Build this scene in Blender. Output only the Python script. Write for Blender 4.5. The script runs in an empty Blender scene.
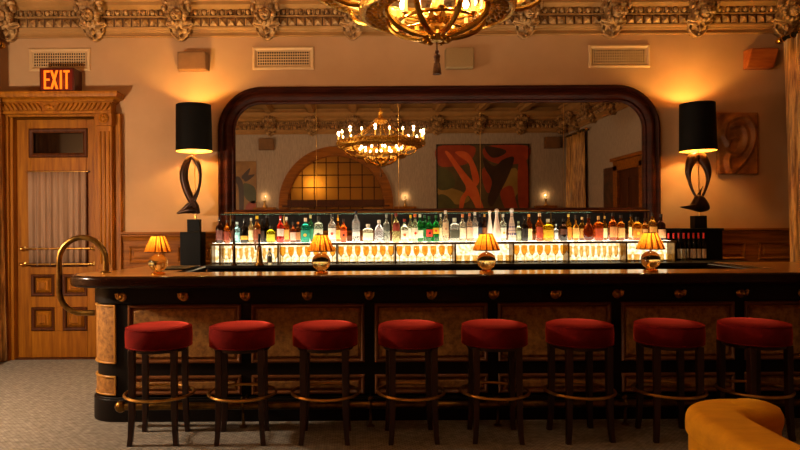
import bpy, bmesh, math, random
from math import pi, sin, cos, tan, radians as R, sqrt, exp, hypot
from mathutils import Vector, Matrix

S = bpy.context.scene
COL = S.collection

# ------------------------------------------------------------------ camera, world, exposure
cam_d = bpy.data.cameras.new('camera')
cam = bpy.data.objects.new('camera', cam_d); COL.objects.link(cam)
cam.location = (0, 0, 1.43)
cam.rotation_euler = (pi / 2, 0.0063, 0)
cam_d.sensor_width = 36.0
cam_d.lens = 650 / 800 * 36.0
cam_d.shift_x = 0.0575
cam_d.shift_y = 0.00125
cam_d.clip_start = 0.02
S.camera = cam

w = bpy.data.worlds.new('world'); S.world = w
w.use_nodes = True
w.node_tree.nodes['Background'].inputs[0].default_value = (0.02, 0.014, 0.01, 1)
w.node_tree.nodes['Background'].inputs[1].default_value = 0.3

S.view_settings.view_transform = 'Standard'
S.view_settings.look = 'None'
S.view_settings.gamma = 1
S.view_settings.use_curve_mapping = False
S.view_settings.exposure = 0.0
try:
    S.cycles.use_denoising = True
    S.cycles.caustics_refractive = False
    S.cycles.caustics_reflective = False
    S.cycles.blur_glossy = 0.5
    S.cycles.sample_clamp_indirect = 6.0
    S.cycles.max_bounces = 10
    S.cycles.transparent_max_bounces = 16
except Exception:
    pass

KEY = (1.0, 0.80, 0.56)
WARM = (1.0, 0.66, 0.30)
P_CHAND = 115
P_KEY = 980          # watts per square metre scale for the floor lamp's globe (emission strength)
P_BIG = 32
P_TABLE = 2.4
P_SCONCE = 2
E_PANEL = 1.7
E_SHELF = 9.0

def plight(name, loc, col, power, rad, parent=None):
    d = bpy.data.lights.new(name, 'POINT'); d.color = col; d.energy = power; d.shadow_soft_size = rad
    o = bpy.data.objects.new(name, d); COL.objects.link(o); o.location = loc
    if parent: o.parent = parent
    return o

# ------------------------------------------------------------------ mesh helpers
class MB:
    def __init__(s): s.v = []; s.f = []; s.m = []; s.mi = 0
    def add(s, vs, fs):
        n = len(s.v); s.v.extend([tuple(p) for p in vs])
        for f in fs: s.f.append([i + n for i in f]); s.m.append(s.mi)
        return s
    def box(s, x0, x1, y0, y1, z0, z1):
        return s.add([(x0,y0,z0),(x1,y0,z0),(x1,y1,z0),(x0,y1,z0),(x0,y0,z1),(x1,y0,z1),(x1,y1,z1),(x0,y1,z1)],
                     [(0,3,2,1),(4,5,6,7),(0,1,5,4),(1,2,6,5),(2,3,7,6),(3,0,4,7)])
    def obox(s, M, sx, sy, sz):
        p = [M @ Vector((a*sx/2, b*sy/2, c*sz/2)) for c in (-1,1) for a, b in ((-1,-1),(1,-1),(1,1),(-1,1))]
        return s.add(p, [(0,3,2,1),(4,5,6,7),(0,1,5,4),(1,2,6,5),(2,3,7,6),(3,0,4,7)])
    def lathe(s, prof, c=(0,0,0), seg=24, M=None, sx=1, sy=1, n=2.0):
        # prof: list of (r, z); caps when r > 0 at ends.  n>2 gives a rounded square section
        vs = []; fs = []
        ring = []
        for k in range(seg):
            a = 2*pi*(k+0.5)/seg
            ca, sa = cos(a), sin(a)
            q = (abs(ca)**n + abs(sa)**n) ** (-1/n)
            ring.append((ca*q*sx, sa*q*sy))
        for r, z in prof:
            for a, b in ring: vs.append(Vector((a*r, b*r, z)))
        for i in range(len(prof)-1):
            for k in range(seg):
                k2 = (k+1) % seg
                fs.append((i*seg+k, i*seg+k2, (i+1)*seg+k2, (i+1)*seg+k))
        if prof[0][0] > 1e-6: fs.append(tuple(reversed(range(seg))))
        if prof[-1][0] > 1e-6: fs.append(tuple((len(prof)-1)*seg+k for k in range(seg)))
        if M is not None: vs = [M @ p for p in vs]
        cc = Vector(c)
        return s.add([p+cc for p in vs], fs)
    def ell(s, c, r, seg=16, rings=8, M=None):
        if not hasattr(r, '__len__'): r = (r, r, r)
        prof = []
        for i in range(rings+1):
            t = -pi/2 + pi*i/rings
            prof.append((max(cos(t), 1e-5 if 0 < i < rings else 1e-4), sin(t)))
        MM = Matrix.Diagonal((r[0], r[1], r[2], 1))
        if M is not None: MM = M @ MM
        return s.lathe(prof, c, seg, MM)
    def tube(s, pts, r, closed=False, seg=10, flat=None, up=None):
        pts = [Vector(p) for p in pts]; n = len(pts)
        rs = r if hasattr(r, '__len__') else [r]*n
        fl = flat if hasattr(flat, '__len__') else [flat or 1.0]*n
        T = []
        for i in range(n):
            a = pts[i-1] if (i > 0 or closed) else pts[i]
            b = pts[(i+1) % n] if (i < n-1 or closed) else pts[i]
            T.append((b-a).normalized())
        N = Vector(up) if up else (Vector((0,0,1)) if abs(T[0].z) < .9 else Vector((1,0,0)))
        vs = []
        for i in range(n):
            if up: N = Vector(up)
            N = (N - T[i]*N.dot(T[i]))
            N = N.normalized() if N.length > 1e-6 else T[i].orthogonal().normalized()
            B = T[i].cross(N)
            for k in range(seg):
                a = 2*pi*k/seg
                vs.append(pts[i] + N*(cos(a)*rs[i]*fl[i]) + B*(sin(a)*rs[i]))
        fs = []
        for i in range(n if closed else n-1):
            j = (i+1) % n
            for k in range(seg):
                k2 = (k+1) % seg
                fs.append((i*seg+k, i*seg+k2, j*seg+k2, j*seg+k))
        if not closed:
            fs.append(tuple(reversed(range(seg)))); fs.append(tuple((n-1)*seg+k for k in range(seg)))
        return s.add(vs, fs)
    def circ(s, c, rad, r, seg=32, tseg=8, axis='z', flat=None):
        pts = []
        for k in range(seg):
            a = 2*pi*k/seg
            if axis == 'z': pts.append((c[0]+rad*cos(a), c[1]+rad*sin(a), c[2]))
            else: pts.append((c[0]+rad*cos(a), c[1], c[2]+rad*sin(a)))
        return s.tube(pts, r, True, tseg, flat, up=(0,0,1) if axis == 'z' else (0,1,0))
    def prism(s, poly, a0, a1, axis='y'):
        # poly 2d; extruded along axis: y -> (x,z), z -> (x,y), x -> (y,z)
        def P(p, a):
            return (p[0], a, p[1]) if axis == 'y' else ((p[0], p[1], a) if axis == 'z' else (a, p[0], p[1]))
        n = len(poly)
        vs = [P(p, a0) for p in poly] + [P(p, a1) for p in poly]
        fs = [tuple(range(n)), tuple(range(2*n-1, n-1, -1))] + [(i, i+n, (i+1) % n + n, (i+1) % n) for i in range(n)]
        return s.add(vs, fs)
    def rect_frame(s, x0, x1, z0, z1, y, w, t, lip=None):
        # moulded picture-frame on a face looking to -Y; y is the wall side, projects by t
        y1 = y - t; y2 = y - (lip if lip is not None else t*0.5)
        o = [(x0,z0),(x1,z0),(x1,z1),(x0,z1)]
        def ring(d, yy): return [(x0+d,yy,z0+d),(x1-d,yy,z0+d),(x1-d,yy,z1-d),(x0+d,yy,z1-d)]
        rs = [ring(0,y), ring(0,y2), ring(w*.25,y1), ring(w*.5,y1), ring(w*.8,y2), ring(w,y)]
        vs = [p for r_ in rs for p in r_]; fs = []
        for i in range(len(rs)-1):
            for k in range(4):
                k2 = (k+1) % 4
                fs.append((i*4+k, i*4+k2, (i+1)*4+k2, (i+1)*4+k))
        i = len(rs)-1
        for k in range(4):
            k2 = (k+1) % 4
            fs.append((i*4+k, i*4+k2, k2, k))
        return s.add(vs, fs)
    def raised(s, x0, x1, z0, z1, y, t, b):
        # raised field: chamfered block looking to -Y
        vs = [(x0,y,z0),(x1,y,z0),(x1,y,z1),(x0,y,z1),(x0+b,y-t,z0+b),(x1-b,y-t,z0+b),(x1-b,y-t,z1-b),(x0+b,y-t,z1-b)]
        return s.add(vs, [(0,3,2,1),(4,5,6,7),(0,1,5,4),(1,2,6,5),(2,3,7,6),(3,0,4,7)])
    def xform(s, M, i0=0):
        for i in range(i0, len(s.v)): s.v[i] = tuple(M @ Vector(s.v[i]))
        return s
    def mesh(s, name, mats, sharp=38):
        me = bpy.data.meshes.new(name)
        me.from_pydata(s.v, [], s.f)
        mats = mats if isinstance(mats, (list, tuple)) else [mats]
        for m in mats: me.materials.append(m)
        for p, mi in zip(me.polygons, s.m): p.material_index = mi
        bm = bmesh.new(); bm.from_mesh(me)
        bmesh.ops.recalc_face_normals(bm, faces=bm.faces)
        bm.to_mesh(me); bm.free()
        for p in me.polygons: p.use_smooth = True
        me.set_sharp_from_angle(angle=R(sharp))
        me.update()
        return me
    def build(s, name, mats, parent=None, loc=None, rotz=0, bevel=0, sharp=38, seg=2):
        o = bpy.data.objects.new(name, s.mesh(name, mats, sharp)); COL.objects.link(o)
        if parent: o.parent = parent
        if loc: o.location = loc
        if rotz: o.rotation_euler.z = rotz
        if bevel:
            md = o.modifiers.new('bevel', 'BEVEL'); md.width = bevel; md.segments = seg; md.limit_method = 'ANGLE'; md.angle_limit = R(40)
        return o

def tag(o, label=None, cat=None, group=None, kind=None):
    if label: o['label'] = label
    if cat: o['category'] = cat
    if group: o['group'] = group
    if kind: o['kind'] = kind
    return o
def thing(name, label, cat, loc=(0,0,0), rotz=0, group=None):
    o = bpy.data.objects.new(name, None); COL.objects.link(o)
    o.empty_display_size = .1
    o.location = loc; o.rotation_euler = (0,0,rotz)
    return tag(o, label, cat, group)
def struct(name, label=None):
    o = bpy.data.objects.new(name, None); COL.objects.link(o)
    o.empty_display_size = .1
    return tag(o, label, None, None, 'structure')
def copy_tree(o, parent=None):
    c = o.copy(); COL.objects.link(c)
    if parent: c.parent = parent
    for ch in list(o.children): copy_tree(ch, c)
    return c
def smooth_path(pts, n=8, closed=False):
    P = [Vector(p) for p in pts]; out = []; L = len(P)
    rng = range(L if closed else L-1)
    for i in rng:
        p0 = P[(i-1) % L] if (closed or i > 0) else P[0]*2-P[1]
        p1 = P[i]; p2 = P[(i+1) % L]
        p3 = P[(i+2) % L] if (closed or i+2 < L) else P[-1]*2-P[-2]
        for k in range(n):
            t = k/n
            out.append(0.5*((2*p1)+(p2-p0)*t+(2*p0-5*p1+4*p2-p3)*t*t+(3*p1-p0-3*p2+p3)*t**3))
    if not closed: out.append(P[-1])
    return out

# ------------------------------------------------------------------ materials
def hexc(h):
    h = h.lstrip('#'); c = [int(h[i:i+2], 16)/255 for i in (0,2,4)]
    return tuple((x/12.92 if x <= .04045 else ((x+.055)/1.055)**2.4) for x in c) + (1,)
def mat(name, c1, c2=None, rough=.5, metal=0, kind='noise', scale=6, stretch=(1,1,1), bump=0, bscale=None, spec=.5,
        coat=0, sheen=0, trans=0, emit=None, estr=0, lo=.35, hi=.65, detail=4, alpha=1, ior=1.45, sss=0):
    m = bpy.data.materials.new(name); m.use_nodes = True
    nt = m.node_tree; N = nt.nodes; L = nt.links
    b = N['Principled BSDF']
    c1 = hexc(c1) if isinstance(c1, str) else c1
    b.inputs['Base Color'].default_value = c1
    b.inputs['Roughness'].default_value = rough
    b.inputs['Metallic'].default_value = metal
    b.inputs['Specular IOR Level'].default_value = spec
    b.inputs['Coat Weight'].default_value = coat
    b.inputs['Coat Roughness'].default_value = .08
    b.inputs['Sheen Weight'].default_value = sheen
    b.inputs['Transmission Weight'].default_value = trans
    b.inputs['IOR'].default_value = ior
    b.inputs['Alpha'].default_value = alpha
    if emit:
        b.inputs['Emission Color'].default_value = hexc(emit) if isinstance(emit, str) else emit
        b.inputs['Emission Strength'].default_value = estr
    if c2 is not None or bump:
        tc = N.new('ShaderNodeTexCoord'); mp = N.new('ShaderNodeMapping')
        L.new(tc.outputs['Object'], mp.inputs['Vector'])
        mp.inputs['Scale'].default_value = stretch
        def tex(sc):
            if kind == 'wave':
                t = N.new('ShaderNodeTexWave'); t.inputs['Scale'].default_value = sc
                t.inputs['Distortion'].default_value = 5; t.inputs['Detail'].default_value = 3
                t.inputs['Detail Scale'].default_value = 1.5
                o = t.outputs['Fac']
            elif kind == 'voronoi':
                t = N.new('ShaderNodeTexVoronoi'); t.inputs['Scale'].default_value = sc; o = t.outputs['Distance']
            else:
                t = N.new('ShaderNodeTexNoise'); t.inputs['Scale'].default_value = sc
                t.inputs['Detail'].default_value = detail; t.inputs['Roughness'].default_value = .6; o = t.outputs['Fac']
            L.new(mp.outputs[0], t.inputs['Vector']); return o
        if c2 is not None:
            c2 = hexc(c2) if isinstance(c2, str) else c2
            o = tex(scale)
            rp = N.new('ShaderNodeValToRGB'); L.new(o, rp.inputs[0])
            rp.color_ramp.elements[0].position = lo; rp.color_ramp.elements[0].color = c1
            rp.color_ramp.elements[1].position = hi; rp.color_ramp.elements[1].color = c2
            L.new(rp.outputs[0], b.inputs['Base Color'])
        if bump:
            o = tex(bscale or scale)
            bp = N.new('ShaderNodeBump'); bp.inputs['Strength'].default_value = bump; bp.inputs['Distance'].default_value = .01
            L.new(o, bp.inputs['Height']); L.new(bp.outputs[0], b.inputs['Normal'])
    return m
def emis(name, col, s):
    m = bpy.data.materials.new(name); m.use_nodes = True
    nt = m.node_tree; nt.nodes.remove(nt.nodes['Principled BSDF'])
    e = nt.nodes.new('ShaderNodeEmission'); e.inputs[0].default_value = col if len(col) == 4 else tuple(col)+(1,); e.inputs[1].default_value = s
    nt.links.new(e.outputs[0], nt.nodes['Material Output'].inputs[0]); return m
def shade_mat(name, col, trans_w=.55, c2=None):
    m = bpy.data.materials.new(name); m.use_nodes = True
    nt = m.node_tree; N = nt.nodes; L = nt.links; N.remove(N['Principled BSDF'])
    d = N.new('ShaderNodeBsdfDiffuse'); t = N.new('ShaderNodeBsdfTranslucent'); mx = N.new('ShaderNodeMixShader')
    d.inputs[0].default_value = hexc(col); t.inputs[0].default_value = hexc(c2 or col); mx.inputs[0].default_value = trans_w
    L.new(d.outputs[0], mx.inputs[1]); L.new(t.outputs[0], mx.inputs[2]); L.new(mx.outputs[0], N['Material Output'].inputs[0])
    return m

M_ = {}
M_['plaster'] = mat('plaster', '#aa8158', '#b48a60', rough=.8, scale=1.6, bump=.05, bscale=30)
M_['rearwall'] = mat('woven_wallpaper', '#9c8a78', '#b09c88', rough=.9, kind='noise', scale=60, stretch=(1,1,.15))
M_['recess_shade'] = mat('umber_recess_shade', '#4a2f16', '#5c3c1e', rough=.6, scale=5)  # dark brown that paints crevice shade into the cornice grounds
M_['stucco'] = mat('gilded_stucco', '#5e3c1a', '#c89a60', rough=.5, scale=16, bump=.25, bscale=40, metal=.15)
M_['stucco_smooth'] = mat('painted_moulding', '#98703f', '#a87c4a', rough=.6, scale=4, spec=.2)
M_['ceil'] = mat('ceiling_paint', '#9c7440', '#a88048', rough=.7, scale=3)
M_['oak'] = mat('golden_oak', '#78400a', '#a46412', rough=.5, kind='noise', scale=3, stretch=(9,9,.7), spec=.2, lo=.3, hi=.7, bump=.08)
M_['oak_dark'] = mat('dark_oak', '#3c1a06', '#552a0a', rough=.5, scale=3, stretch=(9,9,.7), spec=.2)
M_['wainscot'] = mat('wainscot_wood', '#74400e', '#9c5c1a', rough=.5, scale=3, stretch=(.8,9,9), spec=.15)
M_['mahog'] = mat('mahogany', '#240a02', '#3a1406', rough=.45, scale=3, stretch=(1,1,5), spec=.1)
M_['bar_black'] = mat('ebonised_wood', '#080302', '#0f0604', rough=.45, scale=4, spec=.25)
M_['bartop'] = mat('polished_bar_top', '#140602', '#200a04', rough=.2, scale=2.5, stretch=(.6,8,8), coat=.15, spec=.15)
M_['bar_inlay'] = mat('golden_top_veneer', '#b06c24', '#d08c38', rough=.3, scale=2.5, stretch=(.6,8,8), coat=.6)
M_['bar_mould'] = mat('bar_moulding', '#5e3212', '#74421a', rough=.38, scale=4, coat=.15)
M_['leather'] = mat('mottled_leather', '#6a4016', '#b47c38', rough=.55, scale=28, lo=.3, hi=.7, bump=.15, bscale=90, detail=6)
M_['velvet_red'] = mat('red_velvet', '#580806', '#6a0d09', rough=.9, spec=.1, scale=12, sheen=.9, bump=.05, bscale=80)
M_['stool_wood'] = mat('stool_wood', '#240d05', '#371608', rough=.4, scale=4, stretch=(6,6,1), coat=.08)
M_['brass'] = mat('brass', '#c8964a', '#e0b060', rough=.30, metal=1, scale=5)
M_['brass_aged'] = mat('aged_brass', '#5e4420', '#8c6a32', rough=.32, metal=1, scale=14)
M_['gold'] = mat('gilt_metal', '#a87828', '#f0be58', rough=.3, metal=1, scale=40, bump=.4, bscale=60)
M_['gold_smooth'] = mat('polished_gilt', '#c8922e', '#e2b050', rough=.22, metal=1, scale=10)
M_['black'] = mat('black_lacquer', '#050403', '#080605', rough=.5, scale=5, spec=.15)
M_['blackshade'] = mat('black_shade_paper', '#050403', '#070504', rough=.7, scale=8, spec=.12)
M_['bronze'] = mat('dark_bronze', '#1a0d07', '#3a2010', rough=.35, metal=.6, scale=7)
M_['mustard'] = mat('mustard_velvet', '#bc7808', '#e8a210', rough=.8, spec=.25, scale=5, sheen=.25, bump=.08, bscale=60, stretch=(1,3,5), detail=6, lo=.15, hi=.85)
M_['ceramic'] = mat('white_ceramic', '#d9cfc0', rough=.3)
M_['speaker'] = mat('speaker_cloth', '#8d6f45', '#97784c', rough=.8, scale=200)
M_['speaker_dark'] = mat('speaker_box_brown', '#6e4a26', '#7c5630', rough=.7, scale=6)
M_['cherry'] = mat('cherry_veneer', '#8a3f14', '#a65a24', rough=.45, scale=3, stretch=(1,8,8))
M_['vent'] = mat('vent_frame', '#c09868', '#cca878', rough=.5, scale=5)
M_['ventdark'] = mat('vent_void', '#140a04', rough=.9)
M_['cardboard'] = mat('linen_shade', '#c58a3a', rough=.8)
M_['mirror'] = mat('mirror_silver', (.78,.72,.62,1), rough=.012, metal=1)
M_['curtain'] = mat('gold_damask', '#80521e', '#dca454', rough=.5, scale=4, stretch=(10,10,.8), sheen=.2, lo=.40, hi=.62, detail=5)
M_['sheer'] = mat('sheer_curtain', '#8c6a50', '#9c785c', rough=.8, scale=20, stretch=(1,1,.1), trans=0)
M_['doorglass'] = mat('dark_door_glass', '#160b05', rough=.08, spec=.8)
M_['ear'] = mat('ear_relief_paint', '#5e2e0e', '#b0702c', rough=.5, scale=7, lo=.3, hi=.7, detail=6, bump=.3, bscale=30)
M_['panel_lit'] = emis('lit_onyx', (1.0,.80,.48), E_PANEL)
def onyx(m):
    nt = m.node_tree; N = nt.nodes; L = nt.links; e = [n for n in N if n.type == 'EMISSION'][0]
    tc = N.new('ShaderNodeTexCoord'); z = N.new('ShaderNodeTexNoise'); z.inputs['Scale'].default_value = 32; z.inputs['Detail'].default_value = 5
    r = N.new('ShaderNodeValToRGB'); r.color_ramp.elements[0].position = .38; r.color_ramp.elements[0].color = (.75,.45,.14,1)
    r.color_ramp.elements[1].position = .58; r.color_ramp.elements[1].color = (1,.86,.58,1)
    L.new(tc.outputs['Object'], z.inputs[0]); L.new(z.outputs[0], r.inputs[0]); L.new(r.outputs[0], e.inputs[0])
onyx(M_['panel_lit'])
M_['shelf_lit'] = emis('lit_shelf', (1.0,.84,.58), E_SHELF)
M_['bulb'] = emis('candle_bulb', (1.0,.74,.40), 25)
M_['candle'] = mat('candle_sleeve', '#e8c070', rough=.5, emit='#ffb040', estr=1.2)
M_['exit_box'] = mat('exit_housing', '#3c0f06', '#4a1509', rough=.35, scale=5)
M_['exit_face'] = mat('exit_face', '#4a0a04', rough=.3, emit='#6a0c02', estr=.5)
M_['exit_letter'] = emis('exit_letter', (1.0,.155,.008), 2.0)
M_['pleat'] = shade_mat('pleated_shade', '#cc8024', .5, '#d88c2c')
M_['pleat_shadow'] = shade_mat('pleated_shade_fold_shadow', '#6a340a', .3, '#743a0c')  # darker copy of the pleat cloth, painting shadow into the folds
M_['white_in'] = mat('gold_lined_shade', '#e0b050', rough=.5)
def glass(name, col, rough=.02, ior=1.45, tw=1.0, emit=0):
    m = mat(name, col, rough=rough, trans=tw, ior=ior, spec=.5); return m
def bottleglass(name, col):
    m = mat(name, col, rough=.04, trans=1, ior=1.4); nt = m.node_tree; N = nt.nodes; L = nt.links
    p = N['Principled BSDF']; mx = N.new('ShaderNodeMixShader'); mx.inputs[0].default_value = .24
    t = N.new('ShaderNodeBsdfTranslucent'); d = N.new('ShaderNodeBsdfDiffuse'); m2 = N.new('ShaderNodeMixShader'); m2.inputs[0].default_value = .4
    cc = hexc(col); t.inputs[0].default_value = cc; d.inputs[0].default_value = cc
    L.new(t.outputs[0], m2.inputs[1]); L.new(d.outputs[0], m2.inputs[2]); L.new(p.outputs[0], mx.inputs[1]); L.new(m2.outputs[0], mx.inputs[2])
    L.new(mx.outputs[0], N['Material Output'].inputs[0]); return m
M_['clear'] = glass('clear_glass', (.93,.93,.9,1))
M_['rippled'] = glass('amber_window_glass', '#c87a28', .4)

for k_, tn in (('velvet_red', (1,.10,.06,1)), ('mustard', (1,.55,.05,1))):
    p_ = M_[k_].node_tree.nodes['Principled BSDF']; p_.inputs['Sheen Tint'].default_value = tn; p_.inputs['Sheen Roughness'].default_value = .35
# ------------------------------------------------------------------ room shell
XL, XR, YF, YB, ZC = -4.0, 4.85, -0.46, 7.1, 4.05
def floor_mat():
    m = bpy.data.materials.new('woven_carpet'); m.use_nodes = True
    nt = m.node_tree; N = nt.nodes; L = nt.links; b = N['Principled BSDF']
    b.inputs['Roughness'].default_value = .9; b.inputs['Specular IOR Level'].default_value = .2
    b.inputs['Sheen Weight'].default_value = .1
    tc = N.new('ShaderNodeTexCoord'); mp = N.new('ShaderNodeMapping'); L.new(tc.outputs['Object'], mp.inputs[0])
    br = N.new('ShaderNodeTexBrick'); L.new(mp.outputs[0], br.inputs[0])
    br.inputs['Scale'].default_value = 1; br.inputs['Brick Width'].default_value = .034; br.inputs['Row Height'].default_value = .019
    br.inputs['Mortar Size'].default_value = .004; br.inputs['Mortar Smooth'].default_value = .6
    br.inputs['Color1'].default_value = hexc('#a39a8e'); br.inputs['Color2'].default_value = hexc('#8c8377'); br.inputs['Mortar'].default_value = hexc('#6e665a')
    nz = N.new('ShaderNodeTexNoise'); nz.inputs['Scale'].default_value = 22; nz.inputs['Detail'].default_value = 6; L.new(mp.outputs[0], nz.inputs[0])
    mx = N.new('ShaderNodeMix'); mx.data_type = 'RGBA'; mx.blend_type = 'MULTIPLY'; mx.inputs[0].default_value = .8
    rp = N.new('ShaderNodeValToRGB'); rp.color_ramp.elements[0].position = .35; rp.color_ramp.elements[0].color = (.55,.53,.5,1)
    rp.color_ramp.elements[1].position = .65; rp.color_ramp.elements[1].color = (1,1,1,1)
    L.new(nz.outputs[0], rp.inputs[0]); L.new(br.outputs['Color'], mx.inputs[6]); L.new(rp.outputs[0], mx.inputs[7])
    L.new(mx.outputs[2], b.inputs['Base Color'])
    bp = N.new('ShaderNodeBump'); bp.inputs['Strength'].default_value = .5; bp.inputs['Distance'].default_value = .006
    L.new(br.outputs['Fac'], bp.inputs['Height']); bp.invert = True; L.new(bp.outputs[0], b.inputs['Normal'])
    return m
M_['floor'] = floor_mat()
T = .12
tag(MB().box(XL-T, XR+T, YF-T, YB+T, -.1, 0).build('floor', M_['floor']), 'grey woven carpet floor', kind='structure')
ceil = tag(MB().box(XL-T, XR+T, YF-T, YB+T, ZC, ZC+.1).build('ceiling', M_['ceil']), 'gold toned beamed ceiling', kind='structure')
DX0, DX1, DZ1 = -3.72, -2.78, 2.68     # door opening
mb = MB(); mb.box(XL-T, DX0, YB, YB+T, 0, ZC); mb.box(DX1, XR+T, YB, YB+T, 0, ZC); mb.box(DX0, DX1, YB, YB+T, DZ1, ZC)
tag(mb.build('wall_back', M_['plaster']), 'tan plaster wall behind the bar', kind='structure')
tag(MB().box(XL-T, XL, YF, YB, 0, ZC).build('wall_left', M_['plaster']), kind='structure')
tag(MB().box(XR, XR+T, YF, YB, 0, ZC).build('wall_right', M_['rearwall']), kind='structure')
# rear wall with an arched opening
AX, AR, AZ = -0.40, 1.20, 1.94
mb = MB()
mb.box(XL-T, AX-AR, YF-T, YF, 0, ZC); mb.box(AX+AR, XR+T, YF-T, YF, 0, ZC); mb.box(AX-AR, AX+AR, YF-T, YF, 0, .6)
n = 32
for i in range(n):
    a0 = pi - pi*i/n; a1 = pi - pi*(i+1)/n
    p = [(AX+AR*cos(a0), AZ+AR*sin(a0)), (AX+AR*cos(a1), AZ+AR*sin(a1)), (AX+AR*cos(a1), ZC), (AX+AR*cos(a0), ZC)]
    mb.prism(p, YF-T, YF)
tag(mb.build('wall_rear', M_['rearwall']), kind='structure')

# ceiling beams (mouldings of the ceiling)
for k in range(-4, 6):
    x = .0 + .932*k
    if not (XL+.1 < x < XR-.1): continue
    m = MB().prism([(x-.11, ZC), (x-.11, ZC-.05), (x-.07, ZC-.06), (x-.06, ZC-.12), (x+.06, ZC-.12), (x+.07, ZC-.06), (x+.11, ZC-.05), (x+.11, ZC)], YF+.2, YB-.2)
    m.build('ceiling_beam', M_['stucco_smooth'], ceil)

# ------------------------------------------------------------------ cornice with carved brackets
def bracket_mesh():
    m = MB()
    # console core: swept wedge
    m.prism([(0,3.80),(-.30,3.80),(-.30,3.74),(-.24,3.68),(-.19,3.60),(-.12,3.52),(-.07,3.46),(0,3.45)], -.085, .085, axis='x')
    # top acanthus spray
    for i, (x, z, rx, rz, t) in enumerate([(-.12,3.80,.05,.035,.5),(-.07,3.83,.05,.04,.3),(0,3.845,.055,.045,0),(.07,3.83,.05,.04,-.3),(.12,3.80,.05,.035,-.5),
                                           (-.14,3.745,.035,.05,.2),(.14,3.745,.035,.05,-.2)]):
        m.ell((x,-.27+abs(x)*.3,z),(rx,.055,rz),8,6, Matrix.Rotation(t,4,'Y'))
    # lion head: mane, brow, cheeks, muzzle, nose, eyes, ears
    for i in range(9):
        a = pi*(-.05+1.1*i/8)
        m.ell((.095*cos(a),-.235,3.665+.075*sin(a)),(.034,.045,.03),8,5)
    for i in range(5):
        a = pi*(1.12+.76*i/4)
        m.ell((.085*cos(a),-.215,3.655+.085*sin(a)),(.026,.035,.034),8,5)
    m.ell((0,-.255,3.66),(.066,.06,.075),12,8)
    m.ell((-.03,-.305,3.685),(.026,.022,.014),8,5); m.ell((.03,-.305,3.685),(.026,.022,.014),8,5)
    m.ell((0,-.31,3.66),(.016,.03,.045),8,6)
    m.ell((-.022,-.315,3.625),(.026,.025,.02),8,5); m.ell((.022,-.315,3.625),(.026,.025,.02),8,5)
    m.ell((0,-.30,3.597),(.022,.025,.018),8,5)
    m.ell((0,-.335,3.641),(.014,.012,.01),6,4)
    # shoulder wings and shield
    for s in (-1,1):
        m.tube([(s*.05,-.15,3.57),(s*.10,-.15,3.585),(s*.135,-.13,3.60),(s*.15,-.11,3.58),(s*.12,-.12,3.555)],[.02,.022,.02,.016,.01],seg=6)
        m.tube([(s*.04,-.14,3.535),(s*.085,-.14,3.54),(s*.12,-.12,3.555),(s*.115,-.1,3.52)],[.018,.02,.016,.01],seg=6)
    shield = [( .115,3.575),(.105,3.50),(.07,3.445),(.03,3.415),(0,3.408),(-.03,3.415),(-.07,3.445),(-.105,3.50),(-.115,3.575)]
    m.prism([(x*.92,z) for x, z in shield], -.085, .0)
    m.tube([(x,-.09,z) for x, z in shield], .012, seg=6)
    m.tube([(-.05,-.1,3.56),(-.03,-.12,3.50),(0,-.125,3.46),(.03,-.12,3.50),(.05,-.1,3.56)], .014, seg=6)
    m.ell((0,-.125,3.50),(.022,.03,.05),8,6); m.ell((0,-.105,3.44),(.016,.02,.02),8,5)
    m.xform(Matrix.Translation((0,0,3.86)) @ Matrix.Diagonal((.92,.95,.90,1)) @ Matrix.Translation((0,0,-3.86)))
    return m.mesh('lion_bracket', M_['stucco'])
BR = bracket_mesh()
def cornice(name, length, loc, rotz, brs):
    root = struct(name); root.location = loc; root.rotation_euler.z = rotz
    L = length
    # profile (projection, z) from the wall
    m = MB()
    lower = [(0,3.50),(-.03,3.50),(-.032,3.512),(-.022,3.52),(-.022,3.545),(-.035,3.552),(-.04,3.57),(-.055,3.58),(-.06,3.60),(0,3.60)]
    m.prism(lower, 0, L, 'x')
    m.build('lower_moulding', M_['stucco_smooth'], root)
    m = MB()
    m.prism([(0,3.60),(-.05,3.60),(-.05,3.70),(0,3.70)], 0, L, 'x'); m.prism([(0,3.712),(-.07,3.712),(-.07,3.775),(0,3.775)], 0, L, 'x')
    m.build('course_ground', M_['recess_shade'], root)
    m = MB(); m.prism([(0,3.70),(-.085,3.70),(-.085,3.712),(0,3.712)], 0, L, 'x')
    m.prism([(0,3.775),(-.12,3.775),(-.15,3.79),(-.17,3.80),(-.17,3.835),(-.19,3.845),(-.22,3.86),(-.25,3.88),(-.27,3.93),(-.27,3.96),(-.2,3.97),(-.2,4.04),(0,4.04)], 0, L, 'x')
    m.build('crown_moulding', M_['stucco_smooth'], root)
    pm = MB(); em = MB()
    n = int(L/.094); st = L/n
    for i in range(n):
        c = st*(i+.5); h = st*.42
        pm.add([(c-h,-.05,3.607),(c+h,-.05,3.607),(c+h,-.05,3.693),(c-h,-.05,3.693),(c,-.095,3.65)], [(0,1,4),(1,2,4),(2,3,4),(3,0,4),(0,3,2,1)])
        em.ell((c,-.085,3.747),(.026,.03,.032),8,6)
        em.prism([(c-.047,3.77),(c-.04,3.72),(c-.034,3.72),(c-.03,3.77)], -.095, -.07)
        em.prism([(c+.03,3.77),(c+.034,3.72),(c+.04,3.72),(c+.047,3.77)], -.095, -.07)
        em.ell((c+st/2,-.083,3.725),(.008,.012,.014),6,4)
    pm.build('pyramid_course', M_['stucco'], root, sharp=20)
    em.build('egg_and_dart_course', M_['stucco'], root)
    for x in brs:
        b = bpy.data.objects.new('lion_bracket', BR); COL.objects.link(b); b.parent = root; b.location = (x, 0, 0)
    return root
bx = [.0+.932*k for k in range(-4, 6) if XL+.12 < .932*k < XR-.02]
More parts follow.
